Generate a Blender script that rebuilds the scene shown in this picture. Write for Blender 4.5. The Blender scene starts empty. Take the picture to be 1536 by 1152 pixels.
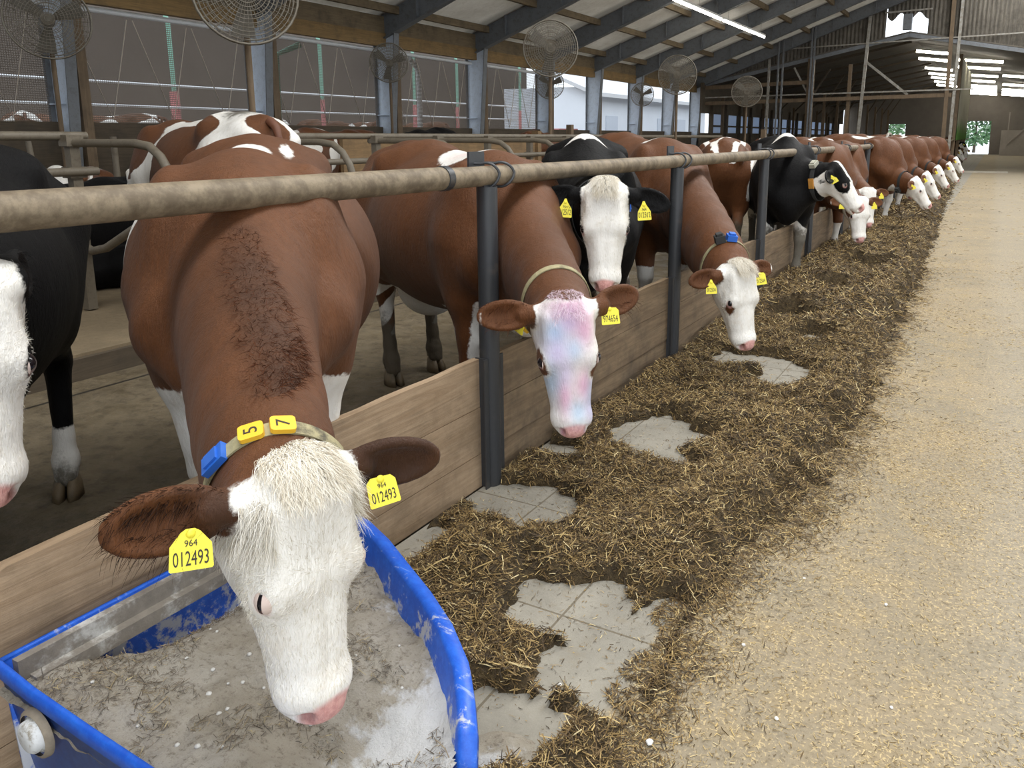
import bpy, math, random
import numpy as np
from mathutils import Vector, Matrix, bvhtree
random.seed(7); rng = np.random.default_rng(7)
S = bpy.context.scene
C = S.collection
PI = math.pi

# ---------------------------------------------------------------- camera
cam_d = bpy.data.cameras.new('camera'); cam = bpy.data.objects.new('camera', cam_d); C.objects.link(cam)
cam.location = (0, 0, 1.5)
cam.rotation_euler = (math.radians(90 - 11.5), 0, math.radians(28.8))
cam_d.sensor_width = 36; cam_d.lens = 1180 / 1536 * 36
cam_d.shift_x = (768 - 833) / 1536; cam_d.shift_y = (445 - 576) / 1536
cam_d.clip_start = .05; cam_d.clip_end = 300
S.camera = cam
# ---------------------------------------------------------------- world, lights, exposure
S.view_settings.view_transform = 'Standard'; S.view_settings.look = 'None'
S.view_settings.gamma = 1; S.view_settings.use_curve_mapping = False
S.view_settings.exposure = 0.12
W = bpy.data.worlds.new('overcast_sky'); S.world = W; W.use_nodes = True
bg = W.node_tree.nodes['Background']; bg.inputs[0].default_value = (.86, .93, 1, 1); bg.inputs[1].default_value = 2.0

def area_light(name, loc, rot, sx, sy, power, col=(1, 1, 1)):
    l = bpy.data.lights.new(name, 'AREA'); l.shape = 'RECTANGLE'; l.size = sx; l.size_y = sy
    l.energy = power; l.color = col
    o = bpy.data.objects.new(name, l); C.objects.link(o); o.location = loc; o.rotation_euler = rot
    return o
# daylight falling through the translucent ridge above the feed alley, and in from the open right side
area_light('ridge_daylight', (.4, 16, 9.1), (0, 0, 0), 2.6, 44, 3000, (1, .985, .95))
area_light('side_daylight', (12.5, 12, 3.0), (0, math.radians(78), 0), 2.6, 40, 600, (.93, .97, 1))

# ---------------------------------------------------------------- object helpers
def link(o, parent=None):
    C.objects.link(o)
    if parent is not None: o.parent = parent
    return o
def mesh_np(name, V, F, mat, parent=None, smooth=False, loc=None):
    V = np.asarray(V, np.float32)
    me = bpy.data.meshes.new(name)
    if isinstance(F, np.ndarray):
        nf, k = F.shape
        me.vertices.add(len(V)); me.vertices.foreach_set('co', V.ravel())
        me.loops.add(nf * k); me.loops.foreach_set('vertex_index', F.astype(np.int32).ravel())
        me.polygons.add(nf); me.polygons.foreach_set('loop_start', np.arange(0, nf * k, k, dtype=np.int32))
        me.update(calc_edges=True)
    else:
        me.from_pydata(V.tolist(), [], [tuple(f) for f in F]); me.update()
    if smooth: me.polygons.foreach_set('use_smooth', np.ones(len(me.polygons), bool))
    if mat is not None:
        for m in (mat if isinstance(mat, (list, tuple)) else [mat]): me.materials.append(m)
    o = bpy.data.objects.new(name, me)
    if loc is not None: o.location = loc
    return link(o, parent)
def tag(o, label, cat, group=None, kind=None):
    o['label'] = label; o['category'] = cat
    if group: o['group'] = group
    if kind: o['kind'] = kind
    return o
def thing(name, label, cat, loc=(0, 0, 0), rz=0, group=None):
    o = bpy.data.objects.new(name, None); o.empty_display_size = .1
    o.location = loc; o.rotation_euler = (0, 0, rz); C.objects.link(o)
    return tag(o, label, cat, group)
def struct(o):
    o['kind'] = 'structure'; return o
class MB:
    """collects shapes for ONE mesh"""
    def __init__(s): s.V = []; s.F = []; s.sm = []
    def add(s, V, F, smooth=False):
        b = len(s.V); s.V += [tuple(v) for v in V]; s.F += [tuple(i + b for i in f) for f in F]; s.sm += [smooth] * len(F); return s
    def box(s, c, d, R=None):
        x, y, z = d[0] / 2, d[1] / 2, d[2] / 2
        V = [Vector(p) for p in ((-x, -y, -z), (x, -y, -z), (x, y, -z), (-x, y, -z), (-x, -y, z), (x, -y, z), (x, y, z), (-x, y, z))]
        if R is not None: V = [R @ v for v in V]
        c = Vector(c)
        return s.add([v + c for v in V], [(0, 3, 2, 1), (4, 5, 6, 7), (0, 1, 5, 4), (1, 2, 6, 5), (2, 3, 7, 6), (3, 0, 4, 7)])
    def beam(s, a, b, w, h, up=(0, 0, 1)):
        a = Vector(a); b = Vector(b); d = (b - a); L = d.length; d.normalize(); up = Vector(up)
        x = d.cross(up).normalized(); z = x.cross(d)
        R = Matrix((x, d, z)).transposed()
        return s.box((a + b) / 2, (w, L, h), R)
    def ibeam(s, a, b, w, h, t=.02, up=(0, 0, 1), h2=None):
        # I-section whose depth runs from h at a to h2 at b
        h2 = h if h2 is None else h2
        a = Vector(a); b = Vector(b); d = (b - a).normalized(); x = d.cross(Vector(up)).normalized(); z = x.cross(d)
        def plate(z0a, z1a, z0b, z1b, hw):
            V = []
            for p, q0, q1 in ((a, z0a, z1a), (b, z0b, z1b)):
                V += [p + x * hw + z * q0, p - x * hw + z * q0, p - x * hw + z * q1, p + x * hw + z * q1]
            s.add(V, [(0, 1, 2, 3), (7, 6, 5, 4), (0, 4, 5, 1), (1, 5, 6, 2), (2, 6, 7, 3), (3, 7, 4, 0)])
        plate(-h / 2, -h / 2 + t, -h2 / 2, -h2 / 2 + t, w / 2)
        plate(h / 2 - t, h / 2, h2 / 2 - t, h2 / 2, w / 2)
        plate(-h / 2, h / 2, -h2 / 2, h2 / 2, t * .4)
        return s
    def tube(s, pts, r, n=10, caps=True, rr=None):
        pts = [Vector(p) for p in pts]; k = len(pts); V = []; F = []
        prev = None
        for i, p in enumerate(pts):
            t = (pts[min(i + 1, k - 1)] - pts[max(i - 1, 0)]).normalized()
            if prev is None:
                ref = Vector((0, 0, 1)) if abs(t.z) < .9 else Vector((1, 0, 0))
                u = t.cross(ref).normalized()
            else: u = (prev - t * prev.dot(t)).normalized()
            prev = u; v = t.cross(u); R = rr[i] if rr else r
            V += [p + (u * math.cos(2 * PI * j / n) + v * math.sin(2 * PI * j / n)) * R for j in range(n)]
        for i in range(k - 1):
            for j in range(n):
                F.append((i * n + j, i * n + (j + 1) % n, (i + 1) * n + (j + 1) % n, (i + 1) * n + j))
        s.add(V, F, True)
        if caps: s.add(V[:n], [tuple(range(n - 1, -1, -1))]); s.add(V[-n:], [tuple(range(n))])
        return s
    def prism(s, poly, b):
        """closed polygon given as 3D points at a-side, extruded by vector b"""
        n = len(poly); P = [Vector(p) for p in poly]; b = Vector(b)
        V = P + [p + b for p in P]
        F = [tuple(range(n - 1, -1, -1)), tuple(range(n, 2 * n))] + [(i, (i + 1) % n, n + (i + 1) % n, n + i) for i in range(n)]
        return s.add(V, F)
    def lathe(s, prof, c=(0, 0, 0), n=20, R=None):
        V = []; F = []; k = len(prof); c = Vector(c)
        for r, z in prof:
            for j in range(n):
                v = Vector((r * math.cos(2 * PI * j / n), r * math.sin(2 * PI * j / n), z))
                V.append((R @ v if R is not None else v) + c)
        for i in range(k - 1):
            for j in range(n): F.append((i * n + j, i * n + (j + 1) % n, (i + 1) * n + (j + 1) % n, (i + 1) * n + j))
        return s.add(V, F, True)
    def build(s, name, mat, parent=None, loc=None):
        me = bpy.data.meshes.new(name); me.from_pydata(s.V, [], s.F); me.update()
        me.polygons.foreach_set('use_smooth', s.sm)
        for m in (mat if isinstance(mat, (list, tuple)) else [mat]): me.materials.append(m)
        o = bpy.data.objects.new(name, me)
        if loc is not None: o.location = loc
        return link(o, parent)
def copy_tree(o, parent=None):
    c = o.copy(); C.objects.link(c)
    if parent is not None: c.parent = parent; c.matrix_parent_inverse = o.matrix_parent_inverse
    for ch in list(o.children): copy_tree(ch, c)
    return c
def text_mesh(name, s, size, mat, parent, M, ext=.0006, sx=1.0):
    cu = bpy.data.curves.new(name, 'FONT'); cu.body = s; cu.size = size; cu.align_x = 'CENTER'; cu.align_y = 'CENTER'; cu.extrude = ext
    cu.resolution_u = 3
    t = bpy.data.objects.new(name, cu); C.objects.link(t)
    dg = bpy.context.evaluated_depsgraph_get(); me = bpy.data.meshes.new_from_object(t.evaluated_get(dg))
    bpy.data.objects.remove(t); bpy.data.curves.remove(cu)
    for v in me.vertices: v.co.x *= sx
    me.materials.clear(); me.materials.append(mat); me.name = name
    o = bpy.data.objects.new(name, me); link(o, parent); o.matrix_local = M
    return o

# ---------------------------------------------------------------- material helpers
class NT:
    def __init__(s, name):
        s.m = bpy.data.materials.new(name); s.m.use_nodes = True; s.t = s.m.node_tree
        s.p = s.t.nodes['Principled BSDF']; s.out = s.t.nodes['Material Output']
    def n(s, typ, **kw):
        nd = s.t.nodes.new(typ)
        for k, v in kw.items(): setattr(nd, k, v)
        return nd
    def l(s, a, b): s.t.links.new(a, b)
    def set(s, nd, i, v):
        if hasattr(v, 'is_output'): s.l(v, nd.inputs[i])
        else: nd.inputs[i].default_value = v
    def coord(s, kind='Object', scale=(1, 1, 1), rot=(0, 0, 0)):
        if kind == 'World': src = s.n('ShaderNodeNewGeometry').outputs['Position']
        else: src = s.n('ShaderNodeTexCoord').outputs[kind]
        mp = s.n('ShaderNodeMapping'); s.l(src, mp.inputs[0]); mp.inputs['Scale'].default_value = scale; mp.inputs['Rotation'].default_value = rot
        return mp.outputs[0]
    def noise(s, vec, scale, detail=4, rough=.6, dist=0, out='Fac'):
        nd = s.n('ShaderNodeTexNoise'); s.l(vec, nd.inputs['Vector']); nd.inputs['Scale'].default_value = scale
        nd.inputs['Detail'].default_value = detail; nd.inputs['Roughness'].default_value = rough; nd.inputs['Distortion'].default_value = dist
        return nd.outputs[out]
    def ramp(s, fac, stops, interp='LINEAR'):
        nd = s.n('ShaderNodeValToRGB'); s.l(fac, nd.inputs[0]); e = nd.color_ramp.elements; nd.color_ramp.interpolation = interp
        while len(e) < len(stops): e.new(.5)
        for i, (p, c) in enumerate(stops):
            e[i].position = p; e[i].color = (c[0], c[1], c[2], 1) if hasattr(c, '__len__') else (c, c, c, 1)
        return nd.outputs[0]
    def mix(s, fac, a, b, blend='MIX'):
        nd = s.n('ShaderNodeMix', data_type='RGBA', blend_type=blend)
        s.set(nd, 0, fac)
        for i, v in ((6, a), (7, b)):
            if hasattr(v, 'is_output'): s.l(v, nd.inputs[i])
            else: nd.inputs[i].default_value = (v[0], v[1], v[2], 1)
        return nd.outputs[2]
    def math(s, op, a, b=None, c=None, clamp=False):
        nd = s.n('ShaderNodeMath', operation=op, use_clamp=clamp); s.set(nd, 0, a)
        if b is not None: s.set(nd, 1, b)
        if c is not None: s.set(nd, 2, c)
        return nd.outputs[0]
    def smooth(s, v, lo, hi):
        nd = s.n('ShaderNodeMapRange', interpolation_type='SMOOTHSTEP'); s.set(nd, 0, v); nd.inputs[1].default_value = lo; nd.inputs[2].default_value = hi
        return nd.outputs[0]
    def attr(s, name, out='Fac'):
        return s.n('ShaderNodeAttribute', attribute_name=name).outputs[out]
    def bump(s, h, strength=.3, dist=.01):
        nd = s.n('ShaderNodeBump'); s.l(h, nd.inputs['Height']); nd.inputs['Strength'].default_value = strength; nd.inputs['Distance'].default_value = dist
        s.l(nd.outputs[0], s.p.inputs['Normal']); return nd.outputs[0]
    def base(s, c, rough=.7, metal=0, spec=None):
        s.set(s.p, 'Base Color', c if hasattr(c, 'is_output') else (c[0], c[1], c[2], 1))
        s.set(s.p, 'Roughness', rough); s.p.inputs['Metallic'].default_value = metal
        if spec is not None: s.p.inputs['Specular IOR Level'].default_value = spec
        return s.m

def simple(name, c, rough=.6, metal=0, var=.25, scale=8, spec=None, dirt=None, dscale=3, dlo=.5, dhi=.7, bump=0):
    n = NT(name); v = n.coord('Object')
    f = n.noise(v, scale, 5, .65)
    col = n.mix(f, [x * (1 - var) for x in c], [min(x * (1 + var), 1) for x in c])
    if dirt:
        g = n.noise(v, dscale, 6, .7); col = n.mix(n.smooth(g, dlo, dhi), col, dirt)
    if bump: n.bump(f, bump, .005)
    return n.base(col, rough, metal, spec)
# ---------------------------------------------------------------- barn materials
def concrete(name, c, c2, scale=2.0, rough=.85, bump=.3, speck=None):
    n = NT(name); v = n.coord('World'); f = n.noise(v, scale, 8, .68); g = n.noise(v, scale * 9, 6, .7)
    col = n.mix(n.smooth(f, .3, .7), c, c2); col = n.mix(n.math('MULTIPLY', n.smooth(g, .45, .75), .5), col, [x * .6 for x in c])
    if speck: col = n.mix(n.smooth(n.noise(v, 90, 3, .6), .63, .70), col, speck)
    n.bump(n.math('ADD', f, n.math('MULTIPLY', g, .5)), bump, .012)
    return n.base(col, rough)
def floor_material():
    n_lo = .60
    n = NT('feed_alley_concrete'); v = n.coord('World'); geo = n.n('ShaderNodeNewGeometry'); sp = n.n('ShaderNodeSeparateXYZ'); n.l(geo.outputs['Position'], sp.inputs[0])
    X, Y = sp.outputs[0], sp.outputs[1]
    big = n.noise(v, .9, 5, .6); mid = n.noise(v, 5, 7, .7); fine = n.noise(v, 45, 5, .75); vf = n.noise(v, 160, 3, .7)
    road = n.mix(n.smooth(big, .35, .65), (.255, .215, .15), (.31, .25, .165))
    road = n.mix(n.math('MULTIPLY', n.smooth(mid, .40, .70), .7), road, (.33, .25, .135))
    # wheel-worn greyer lane
    lane = n.math('MULTIPLY', n.smooth(n.math('ADD', X, n.math('MULTIPLY', n.math('SUBTRACT', mid, .5), .5)), -.05, .25), .55)
    road = n.mix(lane, road, (.33, .295, .235))
    road = n.mix(n.math('MULTIPLY', n.smooth(fine, .44, .66), .6), road, (.17, .135, .085))
    f1 = n.noise(n.coord('World', (120, 60, 1), (0, 0, .5)), 1, 2, .5); f2 = n.noise(n.coord('World', (60, 130, 1), (0, 0, -.4)), 1, 2, .5)
    thick = n.smooth(n.math('ADD', mid, n.math('MULTIPLY', n.math('SUBTRACT', big, .5), .6)), .35, .65)
    fl_ = n.smooth(n.math('MAXIMUM', f1, f2), n_lo, n_lo + .05)
    road = n.mix(n.math('MULTIPLY', fl_, n.math('ADD', .35, n.math('MULTIPLY', thick, .55))), road, (.56, .43, .23))
    f3 = n.noise(n.coord('World', (110, 70, 1), (0, 0, 1.9)), 1, 2, .5); road = n.mix(n.math('MULTIPLY', n.smooth(f3, .64, .70), .7), road, (.11, .08, .045))
    road = n.mix(n.smooth(n.noise(v, 26, 2, .5), .76, .79), road, (.80, .78, .72))
    # streaks dragged along the alley
    vs = n.coord('World', (9, .8, 1)); road = n.mix(n.math('MULTIPLY', n.smooth(n.noise(vs, 1, 4, .6), .55, .75), .25), road, (.30, .25, .18))
    # tiled feed table
    tile = n.mix(n.smooth(mid, .3, .7), (.225, .208, .172), (.30, .278, .23))
    tile = n.mix(n.smooth(n.noise(v, 55, 4, .7), .64, .70), tile, (.08, .06, .03))
    tile = n.mix(n.math('MULTIPLY', n.smooth(n.noise(v, 11, 5, .7), .52, .75), .5), tile, (.22, .178, .115))
    def joint(C_, off, step, w):
        d = n.math('ABSOLUTE', n.math('SUBTRACT', n.math('FRACT', n.math('DIVIDE', n.math('SUBTRACT', C_, off), step)), .5))
        return n.math('LESS_THAN', n.math('MULTIPLY', n.math('SUBTRACT', .5, d), step), w)
    j = n.math('MAXIMUM', joint(Y, JY, .618, .004), joint(X, JX, .45, .004))
    tile = n.mix(n.math('MULTIPLY', j, .8), tile, (.12, .095, .06))
    m = n.smooth(n.math('ADD', X, n.math('MULTIPLY', n.math('SUBTRACT', mid, .5), .06)), -.78, -.74)
    col = n.mix(m, tile, road)
    n.bump(n.math('ADD', n.math('MULTIPLY', fine, .8), vf), .35, .006)
    return n.base(col, .85)
JX, JY = -1.07, 1.992
def pen_material():
    n = NT('wet_pen_concrete'); v = n.coord('World'); geo = n.n('ShaderNodeNewGeometry'); sp = n.n('ShaderNodeSeparateXYZ'); n.l(geo.outputs['Position'], sp.inputs[0]); X = sp.outputs[0]
    a = n.noise(v, 1.6, 6, .7); b = n.noise(v, 16, 7, .75)
    col = n.mix(n.smooth(a, .3, .7), (.12, .094, .058), (.20, .158, .10)); col = n.mix(n.math('MULTIPLY', n.smooth(b, .45, .7), .8), col, (.06, .046, .028))
    col = n.mix(n.smooth(n.noise(v, 60, 4, .7), .66, .74), col, (.30, .24, .13))
    d = n.math('ABSOLUTE', n.math('SUBTRACT', n.math('FRACT', n.math('DIVIDE', n.math('ADD', X, 3.70 + 20), 1.9)), .5))
    groove = n.math('LESS_THAN', n.math('MULTIPLY', n.math('SUBTRACT', .5, d), 1.9), .014)
    col = n.mix(n.math('MULTIPLY', groove, .9), col, (.012, .010, .008))
    n.bump(b, .7, .02)
    r = n.ramp(n.noise(v, 3, 5, .7), [(.4, .28), (.62, .85)])
    return n.base(col, r, 0, .4)
def wood(name, c, c2, dirt=(.10, .07, .04), axis='y', dirt_amt=.6, rough=.8, planks=0, var=0):
    sc = {'y': (26, 1.4, 26), 'x': (1.4, 26, 26), 'z': (26, 26, 1.4)}[axis]
    n = NT(name); v = n.coord('World', sc); w = n.coord('World')
    g = n.noise(v, 1, 6, .7, 1.2); f = n.noise(w, 3.0, 6, .7); h = n.noise(n.coord('World', tuple(x * 3 for x in sc)), 1, 3, .6)
    col = n.mix(n.smooth(g, .3, .7), c, c2); col = n.mix(n.math('MULTIPLY', n.smooth(h, .5, .75), .5), col, [x * .55 for x in c])
    col = n.mix(n.math('MULTIPLY', n.smooth(f, .42, .72), dirt_amt), col, dirt)
    n.bump(g, .35, .006)
    return n.base(col, rough)
def steel(name, c, rough=.5, dirt=(.22, .17, .11), amt=.6, lo=.45, hi=.7, metal=.0, scale=7):
    n = NT(name); v = n.coord('Object'); f = n.noise(v, scale, 7, .72); g = n.noise(v, scale * 8, 4, .7)
    col = n.mix(n.math('MULTIPLY', n.smooth(f, lo, hi), amt), c, dirt); col = n.mix(n.math('MULTIPLY', n.smooth(g, .5, .75), .4), col, [x * .6 for x in c])
    n.bump(g, .15, .003)
    return n.base(col, rough, metal)
def roof_material():
    n = NT('fibre_cement_roof'); v = n.coord('World'); geo = n.n('ShaderNodeNewGeometry'); sp = n.n('ShaderNodeSeparateXYZ'); n.l(geo.outputs['Position'], sp.inputs[0]); X, Y = sp.outputs[0], sp.outputs[1]
    f = n.noise(v, .9, 6, .7); g = n.noise(v, 9, 6, .7)
    col = n.mix(n.smooth(f, .35, .7), (.82, .80, .76), (.58, .54, .48)); col = n.mix(n.math('MULTIPLY', n.smooth(g, .5, .75), .4), col, (.30, .26, .20))
    # grime band along the frames
    d = n.math('ABSOLUTE', n.math('SUBTRACT', n.math('FRACT', n.math('ADD', n.math('DIVIDE', n.math('SUBTRACT', Y, 7.4), 3.76), .5)), .5))
    band = n.smooth(n.math('ADD', d, n.math('MULTIPLY', n.math('SUBTRACT', f, .5), .12)), .13, .05)
    col = n.mix(n.math('MULTIPLY', band, .75), col, (.16, .13, .10))
    n.base(col, .9)
    tr = n.n('ShaderNodeBsdfTranslucent'); tr.inputs[0].default_value = (.75, .72, .66, 1); mx = n.n('ShaderNodeMixShader'); n.set(mx, 0, .26)
    n.l(n.p.outputs[0], mx.inputs[1]); n.l(tr.outputs[0], mx.inputs[2]); n.l(mx.outputs[0], n.out.inputs[0])
    return n.m
def net_material():
    n = NT('windbreak_net'); geo = n.n('ShaderNodeNewGeometry'); sp = n.n('ShaderNodeSeparateXYZ'); n.l(geo.outputs['Position'], sp.inputs[0])
    def wire(c, step, w):
        d = n.math('FRACT', n.math('DIVIDE', c, step)); return n.math('LESS_THAN', d, w)
    k = n.math('MAXIMUM', wire(sp.outputs[1], .034, .38), wire(sp.outputs[2], .034, .42))
    f = n.noise(n.coord('World'), 2.2, 5, .7)
    col = n.mix(f, (.115, .092, .073), (.165, .135, .108)); n.base(col, .9)
    t = n.n('ShaderNodeBsdfTransparent'); mx = n.n('ShaderNodeMixShader')
    n.l(n.math('ADD', n.math('MULTIPLY', k, .62), .20), mx.inputs[0]); n.l(t.outputs[0], mx.inputs[1]); n.l(n.p.outputs[0], mx.inputs[2]); n.l(mx.outputs[0], n.out.inputs[0])
    return n.m
def emit(name, c, s):
    n = NT(name); n.base(c, .5); n.p.inputs['Emission Color'].default_value = (*c, 1); n.p.inputs['Emission Strength'].default_value = s; return n.m
M_floor = floor_material(); M_pen = pen_material(); M_roof = roof_material(); M_net = net_material()
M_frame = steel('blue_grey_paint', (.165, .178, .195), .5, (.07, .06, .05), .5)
M_web = steel('yard_lit_blue_paint', (.60, .68, .80), .5, (.30, .32, .34), .35)  # paler blue carries the daylight from the yard on the column webs
M_galv = steel('galvanised_pipe', (.33, .32, .29), .5, (.16, .125, .08), .7, .4, .65)
M_rail = steel('dusty_feed_rail', (.235, .185, .122), .65, (.085, .060, .036), .8, .38, .64, scale=11)
M_post = steel('black_steel_post', (.036, .038, .042), .42, (.15, .12, .09), .55, .55, .8, scale=9)
M_stall = steel('stall_pipe', (.16, .135, .10), .55, (.09, .07, .045), .7, scale=8)
M_purlin = wood('purlin_timber', (.22, .165, .095), (.15, .11, .065), (.06, .05, .035), 'y', .6)
M_beam = wood('eave_timber', (.30, .19, .075), (.20, .125, .05), (.09, .065, .035), 'y', .5)
M_board = wood('feed_barrier_board', (.27, .19, .112), (.15, .098, .056), (.085, .062, .040), 'y', .8)
M_stallboard = wood('stall_board', (.30, .19, .09), (.20, .125, .06), (.10, .07, .04), 'y', .5)
M_darkwood = wood('dark_timber', (.10, .075, .048), (.065, .048, .03), (.03, .025, .02), 'y', .5)
M_posttimber = wood('timber_post', (.20, .14, .085), (.13, .09, .055), (.06, .045, .03), 'z', .5)
M_sheet = wood('weathered_sheet', (.17, .15, .12), (.065, .058, .048), (.045, .04, .032), 'z', .7)
M_white_pipe = simple('white_pipe', (.72, .74, .76), .4, var=.1, scale=6)
M_rope = simple('pale_rope', (.55, .48, .40), .8, var=.2, scale=40)
M_red = simple('faded_red_paint', (.62, .25, .25), .6, var=.15, scale=9)
M_green = simple('faded_green_paint', (.25, .48, .38), .6, var=.2, scale=9)
M_dark2 = simple('dark_roof_underside', (.12, .105, .085), .9, var=.35, scale=1.5)
M_tube = emit('fluorescent_tube', (1, .96, .86), 14)
M_tube2 = emit('hall_fluorescent_tube', (1, .95, .82), 26)
M_fit = simple('white_fitting', (.6, .6, .58), .5, var=.1)

# ---------------------------------------------------------------- setting
Y0, Y1, YG = -3.0, 78.0, 37.5
ZE, SL, RX = 4.0, .36, .4            # frame height at the eave, roof slope, ridge
zr = lambda x: ZE + SL * (x + 13)
b = MB(); b.box((.6, 38, -.1), (4.84, 84, .2)); struct(b.build('floor', M_floor))
b = MB(); b.box((-7.4, 38, -.12), (11.12, 84, .2)); struct(b.build('floor', M_pen))
b = MB(); b.box((8.5, 38, -.12), (10.9, 84, .2)); struct(b.build('floor', M_pen))
b = MB(); b.box((-15.1, 30, -.02), (4.1, 110, .2)); b.box((-26, 30, .2), (17.8, 110, .64)); struct(b.build('floor', concrete('yard_concrete', (.42, .39, .36), (.34, .31, .28), .6)))
# raised lying area of the cubicles
b = MB(); b.box((-8.0, 17, .02), (6.0, 37.5, .24)); struct(b.build('floor', concrete('stall_bedding', (.25, .19, .115), (.15, .112, .068), 1.8, .9, .5, (.10, .07, .04))))
b = MB(); b.box((-4.98, 17, .01), (.06, 37.6, .22)); struct(b.build('trim_1', M_darkwood))
# roof of the near barn, left and right slopes, open at the ridge
def slope(x0, x1, y0, y1, z, t=.06):
    mb = MB(); mb.prism([(x0, y0, z(x0)), (x1, y0, z(x1)), (x1, y0, z(x1) + t), (x0, y0, z(x0) + t)], (0, y1 - y0, 0)); return mb
zs = lambda x: zr(x) + .24
struct(slope(-13.9, -.9, Y0, YG, zs, .02).build('ceiling', M_roof))
struct(slope(1.7, 14.7, Y0, YG, lambda x: zr(.8 - x) + .24, .02).build('ceiling', M_roof))
b = MB(); b.box((-13.05, 17, .85), (.14, 41, 1.76)); struct(b.build('wall_left', M_darkwood))
b = MB(); b.box((13.85, 17, 1.2), (.14, 41, 2.4)); struct(b.build('wall_right', M_darkwood))
b = MB(); b.box((-6.9, -3.05, 3.0), (12.2, .1, 6.4)); struct(b.build('wall_back', M_darkwood))
# ---------------------------------------------------------------- steel portal frames
ords = ['nearest', 'second', 'third', 'fourth', 'fifth', 'sixth', 'seventh', 'eighth', 'farthest']
FY = [7.4, 11.25, 15.0, 18.75, 22.6, 26.2, 29.95, 33.7, 37.3]
for k, y in enumerate(FY):
    t = thing('portal_frame', f'blue-grey steel roof frame, {ords[k]} of those along the curtain wall', 'frame', (-13, y, 0), 0, 'steel roof frames')
    mb = MB(); z0 = 0
    # column: flanges dark, web pale (yard light painted into its blue)
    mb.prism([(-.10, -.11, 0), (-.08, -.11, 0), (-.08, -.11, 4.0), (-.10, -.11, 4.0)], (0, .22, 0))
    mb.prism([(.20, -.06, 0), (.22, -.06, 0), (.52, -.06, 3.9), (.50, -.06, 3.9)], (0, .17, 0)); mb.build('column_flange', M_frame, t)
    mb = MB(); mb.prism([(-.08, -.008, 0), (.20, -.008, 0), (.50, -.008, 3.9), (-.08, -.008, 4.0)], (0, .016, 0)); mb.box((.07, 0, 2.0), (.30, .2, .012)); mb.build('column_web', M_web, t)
    mb = MB(); mb.ibeam((-.05, 0, ZE - .02), (12.5, 0, ZE + SL * 12.5), .20, .62, .022, (0, 0, 1), .42)
    for q in (1.2, 2.9, 4.6, 6.3, 8.0, 9.7): mb.box((q, 0, ZE + SL * q), (.03, .19, .52 - .012 * q))
    mb.build('rafter', M_frame, t)
for k, y in enumerate(FY):
    o = MB().box((-12.72, y + .24, 1.95), (.14, .16, 3.9)).build('timber_post', M_posttimber)
    tag(o, f'brown timber post bolted beside the {ords[k]} steel frame', 'post', 'timber posts at the curtain wall')
# purlins
for i, x in enumerate((-12.4, -10.9, -9.3, -7.7, -6.1, -4.5, -2.9, -1.3)):
    o = MB().box((x, 17.2, zr(x) + .135), (.10, 40.4, .17)).build('purlin', M_purlin)
    tag(o, ['brown timber purlin under the roof, lowest above the curtain wall', 'timber purlin under the roof, second up from the curtain wall', 'timber purlin under the roof, third up from the curtain wall'][i] if i < 3 else f'timber purlin under the roof, {["fourth","fifth","sixth","seventh","top"][i-3]} up towards the ridge', 'purlin', 'roof purlins')
for y0_, y1_, k in ((7.7, 11.0, 0), (18.9, 22.4, 1), (26.4, 29.8, 2)):
    mb = MB(); mb.beam((-10.2, y0_, zr(-10.2) + .30), (-7.0, y1_, zr(-7.0) + .30), .06, .06)
    tag(mb.build('roof_brace', M_galv), ['diagonal steel brace under the roof left of the big fans', 'diagonal steel brace under the roof above the tall fan', 'diagonal steel brace under the roof left of the light strip'][k], 'brace', 'roof braces')
# eave beam, curtain tube, nets
o = MB().box((-12.86, 17.2, 3.72), (.16, 40.4, .30)).build('eave_beam', M_beam); tag(o, 'long brown timber beam above the curtain openings under the eave', 'beam')
o = MB().box((-12.86, 17.2, 4.06), (.10, 40.4, .38)).build('eave_trim', M_purlin); tag(o, 'grey batten under the roof edge above the brown eave beam', 'batten')
mb = MB(); mb.tube([(-12.98, -2.5, 3.53), (-12.98, 22.6, 3.48)], .045, 10); tag(mb.build('curtain_tube', M_white_pipe), 'long white roller tube along the top of the net openings', 'tube')
edges = [-.35, 3.65] + FY[:5]
for i in range(1, len(edges) - 1):
    a, c_ = edges[i] + .15, edges[i + 1] - .12
    me = mesh_np('windbreak_net', [(-13.02, a, 1.73), (-13.02, c_, 1.73), (-13.02, c_, 3.5), (-13.02, a, 3.5)], [(0, 1, 2, 3)], M_net)
    tag(me, ['brown windbreak net in the opening at the left edge', 'brown windbreak net between the nearest and second steel frames', 'brown windbreak net between the second and third steel frames', 'brown windbreak net between the third and fourth steel frames', 'brown windbreak net between the fourth and fifth steel frames'][i - 1], 'net', 'windbreak nets')
    x0_, x1_ = edges[i] + .25, edges[i + 1] - .2
    for j in range(3):                                     # pale lifting cords zigzag over each net
        p0 = x0_ + (x1_ - x0_) * j / 3; p1 = x0_ + (x1_ - x0_) * (j + .55) / 3; p2 = x0_ + (x1_ - x0_) * (j + 1) / 3
        mb = MB(); mb.tube([(-12.99, p0, 3.42), (-12.99, p1, 1.78), (-12.99, p2 - .1, 3.42)], .009, 5); mb.build('cord', M_rope, me)
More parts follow.
